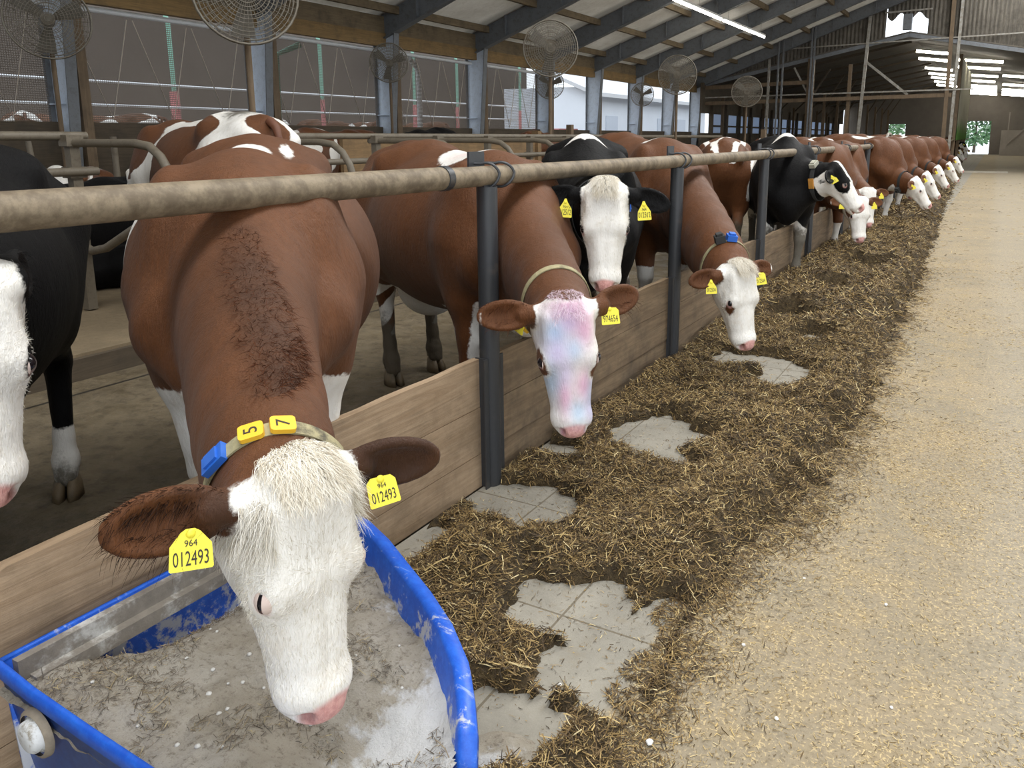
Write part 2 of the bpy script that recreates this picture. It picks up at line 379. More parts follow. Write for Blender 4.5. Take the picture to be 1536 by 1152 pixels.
# ---------------------------------------------------------------- gable between the two halls
def corr(name, top, bot, x0, x1, y, mat, step=.16, d=.04):
    xs = np.arange(x0, x1 + 1e-6, step / 2); V = []; F = []
    for i, x in enumerate(xs):
        yy = y - (d if i % 2 else 0); V += [(x, yy, bot(x)), (x, yy, top(x))]
    for i in range(len(xs) - 1): F.append((2 * i, 2 * i + 2, 2 * i + 3, 2 * i + 1))
    return mesh_np(name, V, F, mat)
z2 = lambda x: 5.81 - .20 * abs(x + 3.613)          # roof line of the farther hall
g1 = corr('wall_gable', lambda x: zr(x) + .26, lambda x: z2(x) + .02, -12.9, -4.55, YG + .1, M_sheet)
g2 = corr('wall_gable', lambda x: zr(min(x, .8 - x)) + .26, lambda x: z2(x) + .02, -2.95, 13.5, YG + .1, M_sheet)
g3 = corr('wall_gable', lambda x: zr(x) + .26, lambda x: 6.45 + .15 * math.sin(x * 9), -4.55, -2.95, YG + .1, M_sheet)
for g in (g1, g2, g3): struct(g)
mb = MB()
mb.beam((-12.9, YG, z2(-12.9) - .12), (-3.61, YG, 5.69), .10, .16); mb.beam((-3.61, YG, 5.69), (6, YG, z2(6) - .12), .10, .16)
tag(mb.build('gable_truss_chord', M_frame), 'grey steel chord under the corrugated gable sheet at the hall joint', 'beam')
steelbits = [
 ('gable_rail', (-12.9, YG - .08, 5.30), (6, YG - .08, 5.62), .05, 'thin horizontal steel rail across the corrugated gable wall'),
 ('gable_tie_beam', (-12.4, YG, 3.05), (-1.8, YG, 3.20), .16, 'lower horizontal timber tie beam across the open gable'),
 ('gable_tie_rail', (-12.4, YG - .1, 3.32), (-1.0, YG - .1, 3.42), .06, 'upper thin tie rail across the open gable'),
 ('gable_plank', (-12.4, YG, 3.78), (-7.5, YG, 3.90), .17, 'pale plank across the gable opening behind the last pole fan'),
 ('gable_post', (-9.42, YG - .05, 0), (-9.42, YG - .05, 5.9), .10, 'slim pale gable post left of the tall steel bracket'),
 ('gable_post', (-7.55, YG, 0), (-7.55, YG, 4.9), .28, 'thick square timber gable post behind the black cow'),
 ('gable_post', (-5.42, YG - .05, 0), (-5.2, YG - .05, 7.0), .12, 'tall slim gable post right of the thick timber post'),
 ('gable_post', (-1.95, YG - .05, 0), (-2.05, YG - .05, 7.6), .15, 'tall steel gable post at the corner of the feed rail'),
 ('gable_post', (-1.72, YG - .05, 0), (-1.72, YG - .05, 7.6), .11, 'slim steel post just right of the corner gable post'),
 ('gable_strut', (-5.3, YG, 4.7), (-3.5, YG, 3.25), .10, 'diagonal pale strut leaning from the tall slim post'),
 ('gable_strut', (-8.3, YG, 4.55), (-7.6, YG, 3.3), .07, 'short white diagonal strut left of the thick timber post'),
 ('gable_post', (-5.9, YG + .1, 0), (-5.9, YG + .1, 4.6), .14, 'timber post just behind the tall slim gable post')]
for nm, a, c_, w, lab in steelbits:
    mb = MB(); mb.beam(a, c_, w, w, (0, 1, .01)); tag(mb.build(nm, M_galv if w < .13 else M_posttimber), lab, 'post' if 'post' in nm else 'beam')
t = thing('steel_bracket', 'tall narrow dark steel goalpost frame in front of the gable', 'frame', (-8.2, YG - .3, 0))
for x in (-.75, -.55, .68, .80): MB().beam((x, 0, 0), (x, 0, 6.55), .07, .07, (0, 1, 0)).build('upright', M_frame, t)
MB().beam((-.8, 0, 6.58), (.85, 0, 6.58), .08, .10, (0, 0, 1)).build('crossbar', M_frame, t)
o = thing('roof_fan', 'dark box fan in the bright ragged opening at the gable peak', 'fan', (-3.72, YG - .1, 5.85))
MB().box((0, 0, .35), (.34, .3, .62)).build('fan_housing', M_frame, o); MB().beam((-.9, 0, .78), (.9, 0, .82), .06, .06).build('fan_bracket', M_galv, o)
# ---------------------------------------------------------------- farther hall
struct(slope(-12.5, -3.613, YG, Y1, lambda x: z2(x) - .02, .05).build('ceiling', M_dark2)); struct(slope(-3.613, 6.5, YG, Y1, lambda x: z2(x) - .02, .05).build('ceiling', M_dark2))
b = MB(); b.box((-12.45, 57, .85), (.12, 40, 1.65)); b.box((-12.45, 57, 3.3), (.12, 40, 1.4)); struct(b.build('wall_far_left', M_darkwood))
struct(MB().box((6.5, 57, 1.9), (.12, 40, 3.8)).build('wall_far_right', M_darkwood))
b = MB()
for x0, x1, a, c_ in ((-12.5, -8.6, 0, 6), (-8.6, -7.2, 0, 1.1), (-8.6, -7.2, 2.6, 6), (-7.2, -2.35, 0, 6), (-2.35, -.5, 2.8, 6), (-.5, 6.5, 0, 6)): b.box(((x0 + x1) / 2, Y1, (a + c_) / 2), (x1 - x0, .15, c_ - a))
struct(b.build('wall_end', simple('end_wall_boards', (.16, .14, .12), .8, var=.3, scale=1.2)))
for k in range(9):
    y = YG + 4 * k + 2
    o = thing('hall_truss', f'dark timber truss of the farther hall, {"nearest" if k == 0 else ords[k]} behind the gable', 'truss', (-8, y, 0), 0, 'farther hall trusses')
    for x in (-4.15, 0):
        MB().box((x, 0, 1.7), (.13, .13, 3.4 if x < 0 else 3.9)).build('post', M_posttimber, o)
        MB().beam((x, 0, 3.1), (x + .9, 0, 4.0 if x < 0 else 4.6), .08, .08, (0, 1, 0)).build('knee_brace', M_darkwood, o)
    MB().beam((-4.3, 0, z2(-12.3) - .14), (4.3, 0, 5.62), .10, .22, (0, 1, 0)).build('rafter', M_darkwood, o)
for k in range(16):
    y = 38.4 + 2.4 * k; o = MB().box((-12.38, y, 2.0), (.22, .28 if k % 2 else .12, 2.2)).build('window_post', M_darkwood); tag(o, 'dark post between the bright side openings of the farther hall', 'post', 'side posts of the farther hall')
M_pane = NT('frosted_pane'); M_pane.base((.50, .58, .70), .6); M_pane.p.inputs['Transmission Weight'].default_value = .0
_tr = M_pane.n('ShaderNodeBsdfTranslucent'); _tr.inputs[0].default_value = (.62, .70, .82, 1); _mx = M_pane.n('ShaderNodeMixShader'); _mx.inputs[0].default_value = .5
M_pane.l(M_pane.p.outputs[0], _mx.inputs[1]); M_pane.l(_tr.outputs[0], _mx.inputs[2]); M_pane.l(_mx.outputs[0], M_pane.out.inputs[0]); M_pane = M_pane.m
for k in range(15):
    struct(MB().box((-12.5, 39.6 + 2.4 * k, 2.15), (.02, 2.3, 1.0)).build('window_%d' % (k + 1), M_pane))
    tag(MB().box((-12.42, 39.6 + 2.4 * k, 2.02), (.05, 2.3, .09)).build('window_bar', M_darkwood), 'dark crossbar over the pale side windows of the farther hall', 'bar', 'side window bars')
lamps2 = [(-2.94, 41.6, 5.3), (-3.15, 45.5, 5.3), (-3.3, 51.8, 5.3), (-3.4, 56.3, 5.3), (-3.5, 60.1, 5.3), (-3.6, 64.6, 5.3), (-3.7, 69, 5.3), (-1.04, 43.6, 5.0), (-1.15, 48.1, 5.0), (-1.25, 54, 5.0), (-1.4, 59, 5.0), (-1.3, 64, 4.95), (-1.3, 67, 4.95), (-1.3, 70, 4.95), (-1.3, 73, 4.95), (-1.3, 76, 4.95), (.95, 51.5, 4.7), (1.0, 60, 4.7), (1.0, 66, 4.7), (1.0, 70, 4.7), (1.0, 74, 4.7)]
for i, (x, y, z) in enumerate(lamps2):
    w_ = .72 if x < -2.5 else .98
    t = thing('ceiling_light', ('bright tube light in the left column of lights under the farther roof' if x < -2.5 else 'bright tube light over the far feed alley' if x < 0 else 'bright tube light at the right edge over the far feed alley'), 'light', (x, y, z), 0, 'tube lights left' if x < -2.5 else 'tube lights mid' if x < 0 else 'tube lights right')
    mb = MB(); mb.beam((-w_, 0, .19), (w_, 0, .0), .16, .06); mb.build('housing', M_fit, t)
    mb = MB(); mb.tube([(-w_, 0, .11), (w_, 0, -.08)], .06, 8); mb.build('tube', M_tube2, t)
t = thing('algae_panel', 'pale ribbed wall panel turning green at its foot beside the far alley', 'panel', (-1.66, 39.5, 0))
n_ = NT('algae_sheet'); g_ = n_.n('ShaderNodeNewGeometry'); s_ = n_.n('ShaderNodeSeparateXYZ'); n_.l(g_.outputs['Position'], s_.inputs[0]); zz = n_.math('ADD', s_.outputs[2], n_.math('MULTIPLY', n_.noise(n_.coord('World'), 1.2, 4, .6), .8))
MB_alg = n_.base(n_.mix(n_.smooth(zz, 2.9, 1.9), (.42, .40, .30), (.10, .24, .04)), .7)
mb = MB(); V = []; F = []
for i in range(61):
    yy = i * .22; xx = .09 if i % 4 in (0, 1) else 0; V += [(xx, yy, 1.35), (xx, yy, 4.9)]
for i in range(60): F.append((2 * i, 2 * i + 1, 2 * i + 3, 2 * i + 2))
mb.add(V, F); mb.build('sheet', MB_alg, t)
for i in range(4): MB().box((0, .05 + i * 4.3, 2.5), (.12, .12, 5.0)).build('post', M_posttimber, t)
tag(MB().box((1.6, 74.5, 1.0), (2.6, 2.0, 2.0)).box((.75, 73.4, 2.2), (.08, .08, 2.4)).box((2.9, 73.4, 2.2), (.08, .08, 2.4)).beam((.75, 73.4, .9), (2.9, 73.4, 3.2), .1, .1).build('hay_chute', simple('grey_machine', (.30, .27, .24), .7, var=.3, scale=1.5)), 'grey hopper machine with leaning frame right of the far doorway', 'machine')
for a, c_, lab in (((-1.66, 38.2, 1.35), (-1.66, 60, 1.35), 'pale rail above the cows in the far hall beside the green panel'), ((2.95, 40, 1.35), (2.95, 74, 1.35), 'pale rail along the right side of the far alley')):
    mb = MB(); mb.tube([a, c_], .04, 8); tag(mb.build('far_rail', M_rail), lab, 'rail')
tag(MB().box((-.6, 38.3, .03), (2.3, .35, .06)).build('floor_sill', concrete('sill_concrete', (.50, .46, .38), (.40, .36, .3), 3)), 'pale raised sill across the alley at the hall joint', 'sill')
# light strip under the near roof
for i, (a, c_) in enumerate((((-8.15, 21.6, 5.2), (-8.15, 25.9, 5.2)), ((-8.15, 26.2, 5.2), (-8.10, 31.2, 5.2)))):
    t = thing('strip_light', ['long bright fluorescent strip under the roof, nearer half of the pair', 'long bright fluorescent strip under the roof, farther half ending at the gable'][i], 'light', a)
    d = Vector(c_) - Vector(a); mb = MB(); mb.beam((0, 0, .07), d + Vector((0, 0, .07)), .10, .06); mb.build('housing', M_fit, t)
    mb = MB(); mb.tube([(0, 0, 0), d], .04, 8); mb.build('tube', M_tube, t)
    mb = MB()
    for f in (.1, .5, .9): mb.tube([d * f + Vector((0, 0, .09)), d * f + Vector((0, 0, .5))], .006, 5)
    mb.build('hanger', M_galv, t)

def leaf_clump(name, lab, loc, r, h, seed):
    q = np.random.default_rng(seed); n = 2600; d = q.normal(size=(n, 3)); d /= np.linalg.norm(d, axis=1)[:, None]; p = d * (q.uniform(.55, 1, n) ** .5)[:, None] * np.array([r, r, h / 2]) + np.array([0, 0, h / 2 + .6])
    a = q.normal(size=(n, 3)); a /= np.linalg.norm(a, axis=1)[:, None]; b_ = np.cross(a, q.normal(size=(n, 3))); b_ /= np.linalg.norm(b_, axis=1)[:, None]; w = .22
    V = np.stack([p - a * w, p - b_ * w * .5, p + a * w, p + b_ * w * .5], 1).reshape(-1, 3); t = thing(name, lab, 'tree', loc)
    mesh_np('crown', V, np.arange(n * 4).reshape(-1, 4), M_leaf, t); mb = MB(); mb.tube([(0, 0, 0), (.05, 0, 1.5), (0, .1, h * .6)], .12, 8, True, [.15, .12, .06]); mb.build('trunk', M_darkwood, t)
M_leaf = straw_mat0 = NT('green_leaves'); _g = M_leaf.n('ShaderNodeNewGeometry'); M_leaf = M_leaf.base(M_leaf.ramp(_g.outputs['Random Per Island'], [(0, (.03, .09, .03)), (.5, (.10, .22, .09)), (1, (.24, .36, .20))]), .6)
leaf_clump('leafy_tree', 'green leafy tree outside the far doorway', (-1.8, 86, 0), 2.6, 5.5, 3)
leaf_clump('leafy_tree', 'green leafy tree outside the small end window', (-10.5, 88, 0), 2.8, 6, 4)
# ---------------------------------------------------------------- feed barrier: rail, posts, boards
FX = -1.81
t = thing('feed_rail', 'long dusty steel rail running over the boards above the cows necks', 'rail', (FX, 0, 1.345))
mb = MB(); mb.tube([(0, -.6, 0), (0, 2.40, 0)], .0435, 20); mb.build('pipe', M_rail, t)
mb = MB(); mb.tube([(0, 2.36, -.002), (0, 12, -.006), (0, 37.4, .005)], .0405, 18); mb.build('pipe', M_rail, t)
mb = MB(); mb.tube([(0, 2.40, 0), (0, 2.435, 0)], .0475, 20); mb.build('joint_band', M_post, t)
mb = MB()
for q, (yy, aa, s_) in enumerate(((.82, .9, .02), (.80, 1.1, .012), (.84, .7, .010))): mb.lathe([(.0, .0012), (s_, .0004)], (.0436 * math.sin(aa), yy, .0436 * math.cos(aa)), 7, Matrix.Rotation(aa, 3, 'Y'))
mb.build('white_dropping', M_fit, t)
PY = [2.71, 4.95, 7.2, 9.4, 11.6, 13.8, 16.0, 18.2, 20.4, 22.6, 24.8, 27, 29.2, 31.4, 33.6, 35.8]
pord = ['nearest', 'second', 'third', 'fourth', 'fifth', 'sixth', 'seventh', 'eighth', 'ninth', 'tenth', 'eleventh', 'twelfth', 'thirteenth', 'fourteenth', 'fifteenth', 'farthest']
for k, y in enumerate(PY):
    o = thing('barrier_post', f'black steel post under the feed rail, {pord[k]} from the camera', 'post', (FX, y, 0), 0, 'feed barrier posts')
    mb = MB(); mb.tube([(0, 0, 0), (0, 0, 1.30)], .0435, 18); mb.build('tube', M_post, o)
    mb = MB(); mb.box((-.052, .0, 1.375), (.010, .11, .13)); mb.box((-.02, 0, 1.303), (.075, .09, .008)); mb.build('saddle_plate', M_post, o)
    for e in (.0, .105):
        mb = MB()
        arc = [(-.052 + .0, e - .02 + .02 * 0, 1.392)] + [(.0505 * math.cos(a), e - .02 + .05 * (1 - abs(a - .2) / 2.4) * (1 if e else .8), 1.345 + .0505 * math.sin(a)) for a in np.linspace(2.0, -2.0, 14)] + [(-.052, e - .02, 1.31)]
        mb.tube(arc, .0062, 7); mb.build('strap_clamp', M_post, o)
    for e in (-1, 1):
        mb = MB(); mb.box((.018, e * .058, .29), (.006, .03, .58)); mb.box((-.012, e * .046, .29), (.06, .006, .58)); mb.build('board_channel', M_post, o)
M_board_new = wood('newer_barrier_board', (.43, .31, .20), (.29, .195, .115), (.15, .105, .062), 'y', .6)
ends = [.62] + PY
def plank_mesh(y0, y1, worn=False, seed=0):
    """one board wall between two posts: three planks in one piece, slightly uneven top edge"""
    mb = MB(); r = random.Random(seed); hs = [(0, .15), (.153, .36), (.363, .572)]
    for q, (a, c_) in enumerate(hs):
        n = 14; V = []; F = []; ox = -.042 + r.uniform(-.003, .003)
        for i in range(n + 1):
            y = y0 + (y1 - y0) * i / n; t_ = c_ + (r.uniform(-.004, .004) if q == 2 else 0)
            if q == 2 and worn: t_ -= .055 * math.exp(-((y - .66) / .10) ** 2) + .02 * max(0, .8 - y)
            V += [(ox, y, a), (ox, y, t_), (ox - .034, y, t_), (ox - .034, y, a)]
        for i in range(n):
            for j in range(4): F.append((i * 4 + j, i * 4 + (j + 1) % 4, i * 4 + 4 + (j + 1) % 4, i * 4 + 4 + j))
        F += [(3, 2, 1, 0), (n * 4, n * 4 + 1, n * 4 + 2, n * 4 + 3)]
        mb.add(V, F)
    return mb
for k in range(len(ends) - 1):
    o = plank_mesh(ends[k] + .045, ends[k + 1] - .045, k == 0, k).build('barrier_boards', M_board_new if k == 0 else M_board, loc=(FX + .02, 0, 0))
    tag(o, 'weathered plank barrier with a worn top edge behind the blue tub' if k == 0 else f'weathered plank barrier between the {pord[k-1]} and {pord[k]} steel posts', 'boards', 'feed barrier boards')
mb = MB(); mb.tube([(FX - .1, 17.0, 1.32), (FX - .1, 17.02, 1.42), (FX - .1, 17.3, 1.55), (FX - .1, 17.7, 1.55), (FX - .1, 18.0, 1.42), (FX - .1, 18.02, 1.3)], .03, 8)
tag(mb.build('hoop_pipe', M_galv), 'pale bent hoop of pipe rising above the far feed rail', 'hoop')
# ---------------------------------------------------------------- cubicles
for k, (y, lab) in enumerate(((2.45, 'cubicle divider of bent dark pipe at the left edge'), (3.6, 'cubicle divider of bent dark pipe on the left behind the black cow'), (5.4, 'cubicle divider of bent dark pipe between the two front brown cows'), (7.05, 'cubicle divider of bent dark pipe behind the chalk-faced cow'), (8.2, 'cubicle divider of bent dark pipe left of the wooden partition end'), (9.35, 'cubicle divider of bent dark pipe behind the white-faced black cow'), (10.5, 'cubicle divider of bent dark pipe behind the grazing brown cow'), (11.65, 'farthest cubicle divider of bent dark pipe'))):
    o = thing('cubicle_divider', lab, 'divider', (-6.22, y, 0), 0, 'cubicle dividers')
    mb = MB(); mb.tube([(-.1, 0, 1.452), (.78, 0, 1.452), (.95, 0, 1.43), (1.06, 0, 1.36), (1.14, 0, 1.25), (1.185, 0, 1.1), (1.19, 0, 1.0), (1.15, 0, .93), (1.06, 0, .91), (.90, 0, .94), (.70, 0, .84), (.30, 0, .66), (.12, 0, .625), (.0, 0, .66), (-.12, 0, .74)], .032, 10); mb.build('loop', M_stall, o)
    mb = MB(); mb.box((0, .0, .83), (.075, .075, 1.36)); mb.build('upright', M_stall, o)
    for z in (1.23, 1.47): MB().box((.0, 0, z), (.11, .13, .085)).build('clamp', M_stall, o)
for x, z, lab in ((-6.27, 1.505, 'upper long dark pipe running along the cubicle uprights'), (-6.17, 1.235, 'middle long pipe running along the cubicle uprights'), (-6.27, .90, 'lower long pipe running along the cubicle uprights')):
    mb = MB(); mb.tube([(x, -1, z), (x, 3.75, z)], .034, 10); mb.tube([(x, 5.3, z), (x, 13.2, z)], .034, 10); tag(mb.build('cubicle_rail', M_stall), lab, 'rail')
mb = MB()
for q in range(4): mb.box((-7.95, 11.0, .42 + .30 * q), (.06, 5.4, .285))
mb.box((-7.93, 13.66, .8), (.14, .14, 1.62)); tag(mb.build('wooden_partition', M_stallboard), 'brown plank partition with an end post behind the chalk-faced cow', 'partition')
for k, (y, lab) in enumerate(((3.9, 'hooped neck pipe far left behind the dividers'), (5.7, 'hooped neck pipe left of the spotted cow'))):
    mb = MB(); mb.tube([(-9.0, y, .3), (-9.0, y, 1.5)], .035, 8); mb.tube([(-9.0, y + .5, 1.45), (-9.0, y + .48, 1.2), (-9.0, y + .6, 1.02), (-9.0, y + .78, 1.02), (-9.0, y + .88, 1.2), (-9.0, y + .86, 1.45)], .03, 8)
    tag(mb.build('neck_hoop', M_stall), lab, 'pipe')
mb = MB(); mb.tube([(-8.0, 13.4, 1.50), (-8.0, 26, 1.50)], .04, 8); tag(mb.build('cubicle_rail', M_stall), 'long pipe beyond the wooden partition behind the black cow', 'rail')
for k, (x, y, h) in enumerate(((-8.0, 15.2, 1.75), (-5.6, 22, 1.7))):
    tag(MB().box((x, y, h / 2), (.12, .12, h)).build('stall_post', M_posttimber), ['timber stall post just beyond the wooden partition', 'short timber stall post behind the grazing brown cow'][k], 'post')
# ---------------------------------------------------------------- pole fans
M_cage = steel('dusty_fan_cage', (.26, .235, .19), .6, (.15, .12, .085), .7, .4, .65)
M_blade = steel('dusty_fan_blade', (.14, .125, .10), .6, (.09, .07, .05), .6)
def fan(loc, face, r, lab, pole_to=0.0, wires=44, rings=13):
    rz = math.atan2(face[1], face[0])
    t = thing('pole_fan', lab, 'fan', (loc[0], loc[1], pole_to), rz, 'dusty barn fans'); z = loc[2] - pole_to
    mb = MB(); depth = .10
    def ring(rad, x, w): mb.tube([(x, rad * math.cos(a), z + rad * math.sin(a)) for a in np.linspace(0, 2 * PI, 33)], w, 4, False)
    prof = lambda q: depth * (1 - (q ** 2.2)) + .03
    for i in range(1, rings + 1):
        q = i / rings; ring(r * q, prof(q), .0042 if i < rings else .012); 
        if i % 2 == 0: ring(r * q, -prof(q), .0042)
    for i in range(wires):
        a = 2 * PI * i / wires
        for sgn in (1, -1):
            if sgn < 0 and i % 2: continue
            mb.tube([(sgn * prof(q), r * q * math.cos(a), z + r * q * math.sin(a)) for q in (.10, .4, .7, .88, 1)], .0034, 3, False)
    ring(r, 0, .014); mb.build('cage', M_cage, t)
    mb = MB()
    for i in range(3):
        a0 = 2 * PI * i / 3 + .4; V = []; F = []; n = 7
        for j in range(n):
            q = j / (n - 1); rad = r * (.14 + .76 * q); hw = .30 - .05 * q
            for e in (-1, 1):
                a = a0 + e * hw * (1 + .4 * (1 - q)); V += [(.035 * e * (1 - .4 * q), rad * math.cos(a), z + rad * math.sin(a)), (.035 * e * (1 - .4 * q) - .006, rad * math.cos(a), z + rad * math.sin(a))]
        for j in range(n - 1):
            b0 = j * 4; F += [(b0, b0 + 2, b0 + 6, b0 + 4), (b0 + 1, b0 + 5, b0 + 7, b0 + 3), (b0, b0 + 4, b0 + 5, b0 + 1), (b0 + 2, b0 + 3, b0 + 7, b0 + 6)]
        F += [(0, 1, 3, 2), (n * 4 - 4, n * 4 - 2, n * 4 - 1, n * 4 - 3)]
        m1 = MB(); m1.add(V, F); m1.build('blade', M_blade, t)
    R = Matrix.Rotation(PI / 2, 3, 'Y')
    mb = MB(); mb.lathe([(.0001, -.05), (.075, -.05), (.085, 0), (.07, .05), (.0001, .06)], (0, 0, z), 14, R); mb.build('hub', M_cage, t)
    mb = MB(); mb.lathe([(.0001, -.16), (.075, -.16), (.085, 0), (.0001, .02)], (-.20, 0, z), 14, R); mb.build('motor', M_blade, t)
    mb = MB(); mb.tube([(-.26, 0, 0), (-.26, 0, z + .06)], .032, 8); mb.box((-.22, 0, z - .05), (.12, .08, .16)); mb.build('pole', M_posttimber, t)
    return t
fan((-11.6, 6.6, 3.08), (.86, -.5), .52, 'round cage fan at the upper left edge before the nearest steel frame')
fan((-6.75, 5.82, 2.92), (.80, -.6), .50, 'large cage fan cut by the top edge above the second steel frame')
fan((-12.3, 14.5, 3.15), (.6, -.8), .43, 'small cage fan in front of the third steel frame')
fan((-6.8, 12.2, 2.97), (.5, -.86), .46, 'largest complete cage fan under the roof right of the fourth frame')
fan((-12.4, 22.2, 3.10), (.5, -.86), .44, 'small dark fan below and behind the largest cage fan')
fan((-12.2, 29.2, 3.10), (.4, -.9), .44, 'small cage fan beside the far white daylight opening')
fan((-6.8, 18.4, 2.94), (.35, -.93), .45, 'cage fan on a tall pole left of the gable column')
fan((-6.78, 24.4, 2.84), (.25, -.97), .45, 'flat looking cage fan farthest along, before the gable opening')
# ---------------------------------------------------------------- yard beyond the curtain wall
o = MB().box((-27, 20, 3.5), (.3, 50, 7.0)).build('yard_shed', simple('dark_shed_cladding', (.12, .10, .085), .9, var=.2, scale=1)); tag(o, 'dark brown shed wall across the yard behind the nets', 'building')
for k, (x, y) in enumerate(((-18, 13.1), (-18, 18.1), (-18, 22.5), (-18, 25.05), (-18, 29.6), (-14.2, 8.2))):
    o = thing('yard_post', ['tall post painted green above red behind the second net bay', 'post painted green above red behind the third net bay', 'post painted green above red, left in the fourth net bay', 'post painted green above red, right in the fourth net bay', 'post painted green above red behind the fifth net bay', 'short pink post beside the nearest steel frame'][k], 'post', (x, y, 0), 0, 'painted yard posts')
    if k < 5: mb = MB(); mb.tube([(0, 0, 0), (0, 0, 2.6)], .07 if k else .11, 10); mb.build('red_foot', M_red, o); mb = MB(); mb.tube([(0, 0, 2.6), (0, 0, 4.2), (.0, -.1, 4.6)], .055, 10); mb.build('green_shaft', M_green, o)
    else: mb = MB(); mb.tube([(0, 0, 0), (0, 0, 2.3)], .06, 10); mb.build('shaft', M_red, o)
for z, lab in ((2.72, 'upper pale pipe rail across the yard behind the nets'), (2.20, 'lower pale pipe rail across the yard behind the nets')):
    mb = MB(); mb.tube([(-17.8, -2, z), (-17.8, 29, z)], .028, 8); tag(mb.build('yard_rail', M_white_pipe), lab, 'rail')
for k, (y, h) in enumerate(((12.4, 4.2), (16.7, 4.1))):
    mb = MB(); mb.tube([(-13.2, y, .1), (-13.2, y, 3.1), (-13.2, y - .12, 3.3), (-13.1, y - .5, 3.42)] if k else [(-13.6, y - .1, .1), (-13.6, y, 3.2), (-13.4, y + .5, 3.45)], .07, 10)
    tag(mb.build('downpipe', M_white_pipe if k else M_green), ['greenish bent downpipe outside the second net bay', 'white bent downpipe outside the third net bay'][k], 'pipe')
M_white_wall = simple('white_render', (.72, .76, .82), .8, var=.06, scale=1)
t = thing('white_building', 'bright white farm building outside the far daylight openings', 'building', (-21, 46.5, 0))
MB().box((0, 0, 2.0), (5, 19, 4.0)).build('wall', M_white_wall, t)
mb = MB(); mb.prism([(3.2, -10, 3.5), (3.2, -10, 3.7), (-2.5, -10, 6.0), (-2.5, -10, 5.8)], (0, 20, 0)); mb.build('roof', simple('grey_sheet_roof', (.55, .56, .58), .6, var=.1), t)
for q, yy in enumerate((-6.5, -3, 1, 4.5)):
    d_ = MB().box((2.52, yy, 1.4), (.06, 1.5, 2.4)).build('door', simple('pale_door', (.55, .6, .68), .6, var=.05) if q == 0 else bpy.data.materials['pale_door'], t)
tag(MB().box((-15.5, 28.2, .95), (1.2, 1.6, 1.72)).build('red_tank', M_red), 'red tank in the yard showing just above the far opening sill', 'tank')
# ---------------------------------------------------------------- silage strip on the feed table
def vnoise(x, y, seed=0, octs=4, gain=.5):
    """smooth value noise for arrays"""
    out = 0; amp = 1; tot = 0
    for o in range(octs):
        r_ = np.random.default_rng(seed + o); G = r_.random((64, 64))
        xi = np.floor(x).astype(int); yi = np.floor(y).astype(int); fx = x - xi; fy = y - yi; fx = fx * fx * (3 - 2 * fx); fy = fy * fy * (3 - 2 * fy)
        g = lambda a, b: G[a % 64, b % 64]
        v = (g(xi, yi) * (1 - fx) + g(xi + 1, yi) * fx) * (1 - fy) + (g(xi, yi + 1) * (1 - fx) + g(xi + 1, yi + 1) * fx) * fy
        out = out + amp * (v - .5); tot += amp; amp *= gain; x = x * 2.03 + 17; y = y * 2.03 + 31
    return out / tot * 2
BARE = [(-.97, 1.46, .15, .15), (-1.72, 3.13, .12, .10), (-1.36, 3.52, .27, .33), (-1.22, 3.27, .22, .10), (-1.58, 2.60, .24, .22), (-1.42, 2.50, .10, .20), (-1.02, 2.06, .25, .19), (-.86, 1.86, .15, .28), (-1.15, 2.0, .12, .16), (-1.02, 4.78, .20, .22), (-1.26, 5.12, .40, .24), (-1.55, 4.98, .12, .07),
        (-1.33, 6.45, .20, .24), (-1.02, 5.92, .18, .22), (-1.62, 6.2, .1, .15), (-1.12, 9.3, .28, .42), (-1.25, 7.7, .16, .26), (-1.25, 12.5, .18, .15), (-.80, 2.15, .06, .10), (-1.74, 2.06, .10, .20), (-1.20, 7.0, .10, .07), (-1.42, 4.25, .10, .06)]
def edge_x(y):
    pts = [(.9, -.62), (1.73, -.66), (1.93, -.66), (2.29, -.69), (2.88, -.56), (3.3, -.515), (4.45, -.48), (5.65, -.515), (10, -.575), (16, -.765), (27, -1.0), (38, -1.1)]
    return np.interp(y, [p[0] for p in pts], [p[1] for p in pts])
def feed_h(x, y):
    n = vnoise(x * 3.2, y * 3.2, 3, 5, .55); n2 = vnoise(x * 9, y * 9, 11, 3, .5)
    ex = edge_x(y) + .07 * vnoise(y * 3, x * 0 + 4, 21, 3) + .08 * vnoise(y * 8 + x * 3, x * 8, 22, 3)
    d = ex - x                                           # distance in from the alley edge
    cover = np.clip(d / .20, -1, 1)
    ridge = .10 * np.exp(-((d - .26) / .19) ** 2) * np.clip((y - 1.9) / .8, .25, 1) + .05 * np.exp(-((d - .75) / .25) ** 2)
    far = np.clip((y - 5.2) / 2.2, 0, 1)
    h = .028 + ridge + .045 * np.clip(n, -.6, 1) + .018 * n2 + far * (.07 + .05 * np.exp(-((x + 1.35) / .3) ** 2))
    h = h + .05 * np.exp(-(((x + 1.40) / .25) ** 2 + ((y - 2.02) / .25) ** 2)) + .03 * np.exp(-(((x + 1.75) / .12) ** 2)) * (y > 2.6)
    b = np.zeros_like(h)
    for cx, cy, rx, ry in BARE: b = np.maximum(b, np.clip((1.12 + .55 * n2 + .35 * n - np.sqrt(((x - cx) / rx) ** 2 + ((y - cy) / ry) ** 2)) * 3.5, 0, 1))
    tub = (x < -.72) & (y < 1.62 + .0 * x) & ((x + 1.77) ** 2 + (y - .62) ** 2 < 1.02 ** 2 + .06)
    h = h * (1 - b) - .02 * b
    h = np.where(cover > 0, h * np.clip(cover * 1.3, 0, 1) - .006 * (1 - cover), -.03)
    h = np.where(tub, -.03, h)
    return np.where(y < 1.35, h - .10 * (1.35 - y), h)
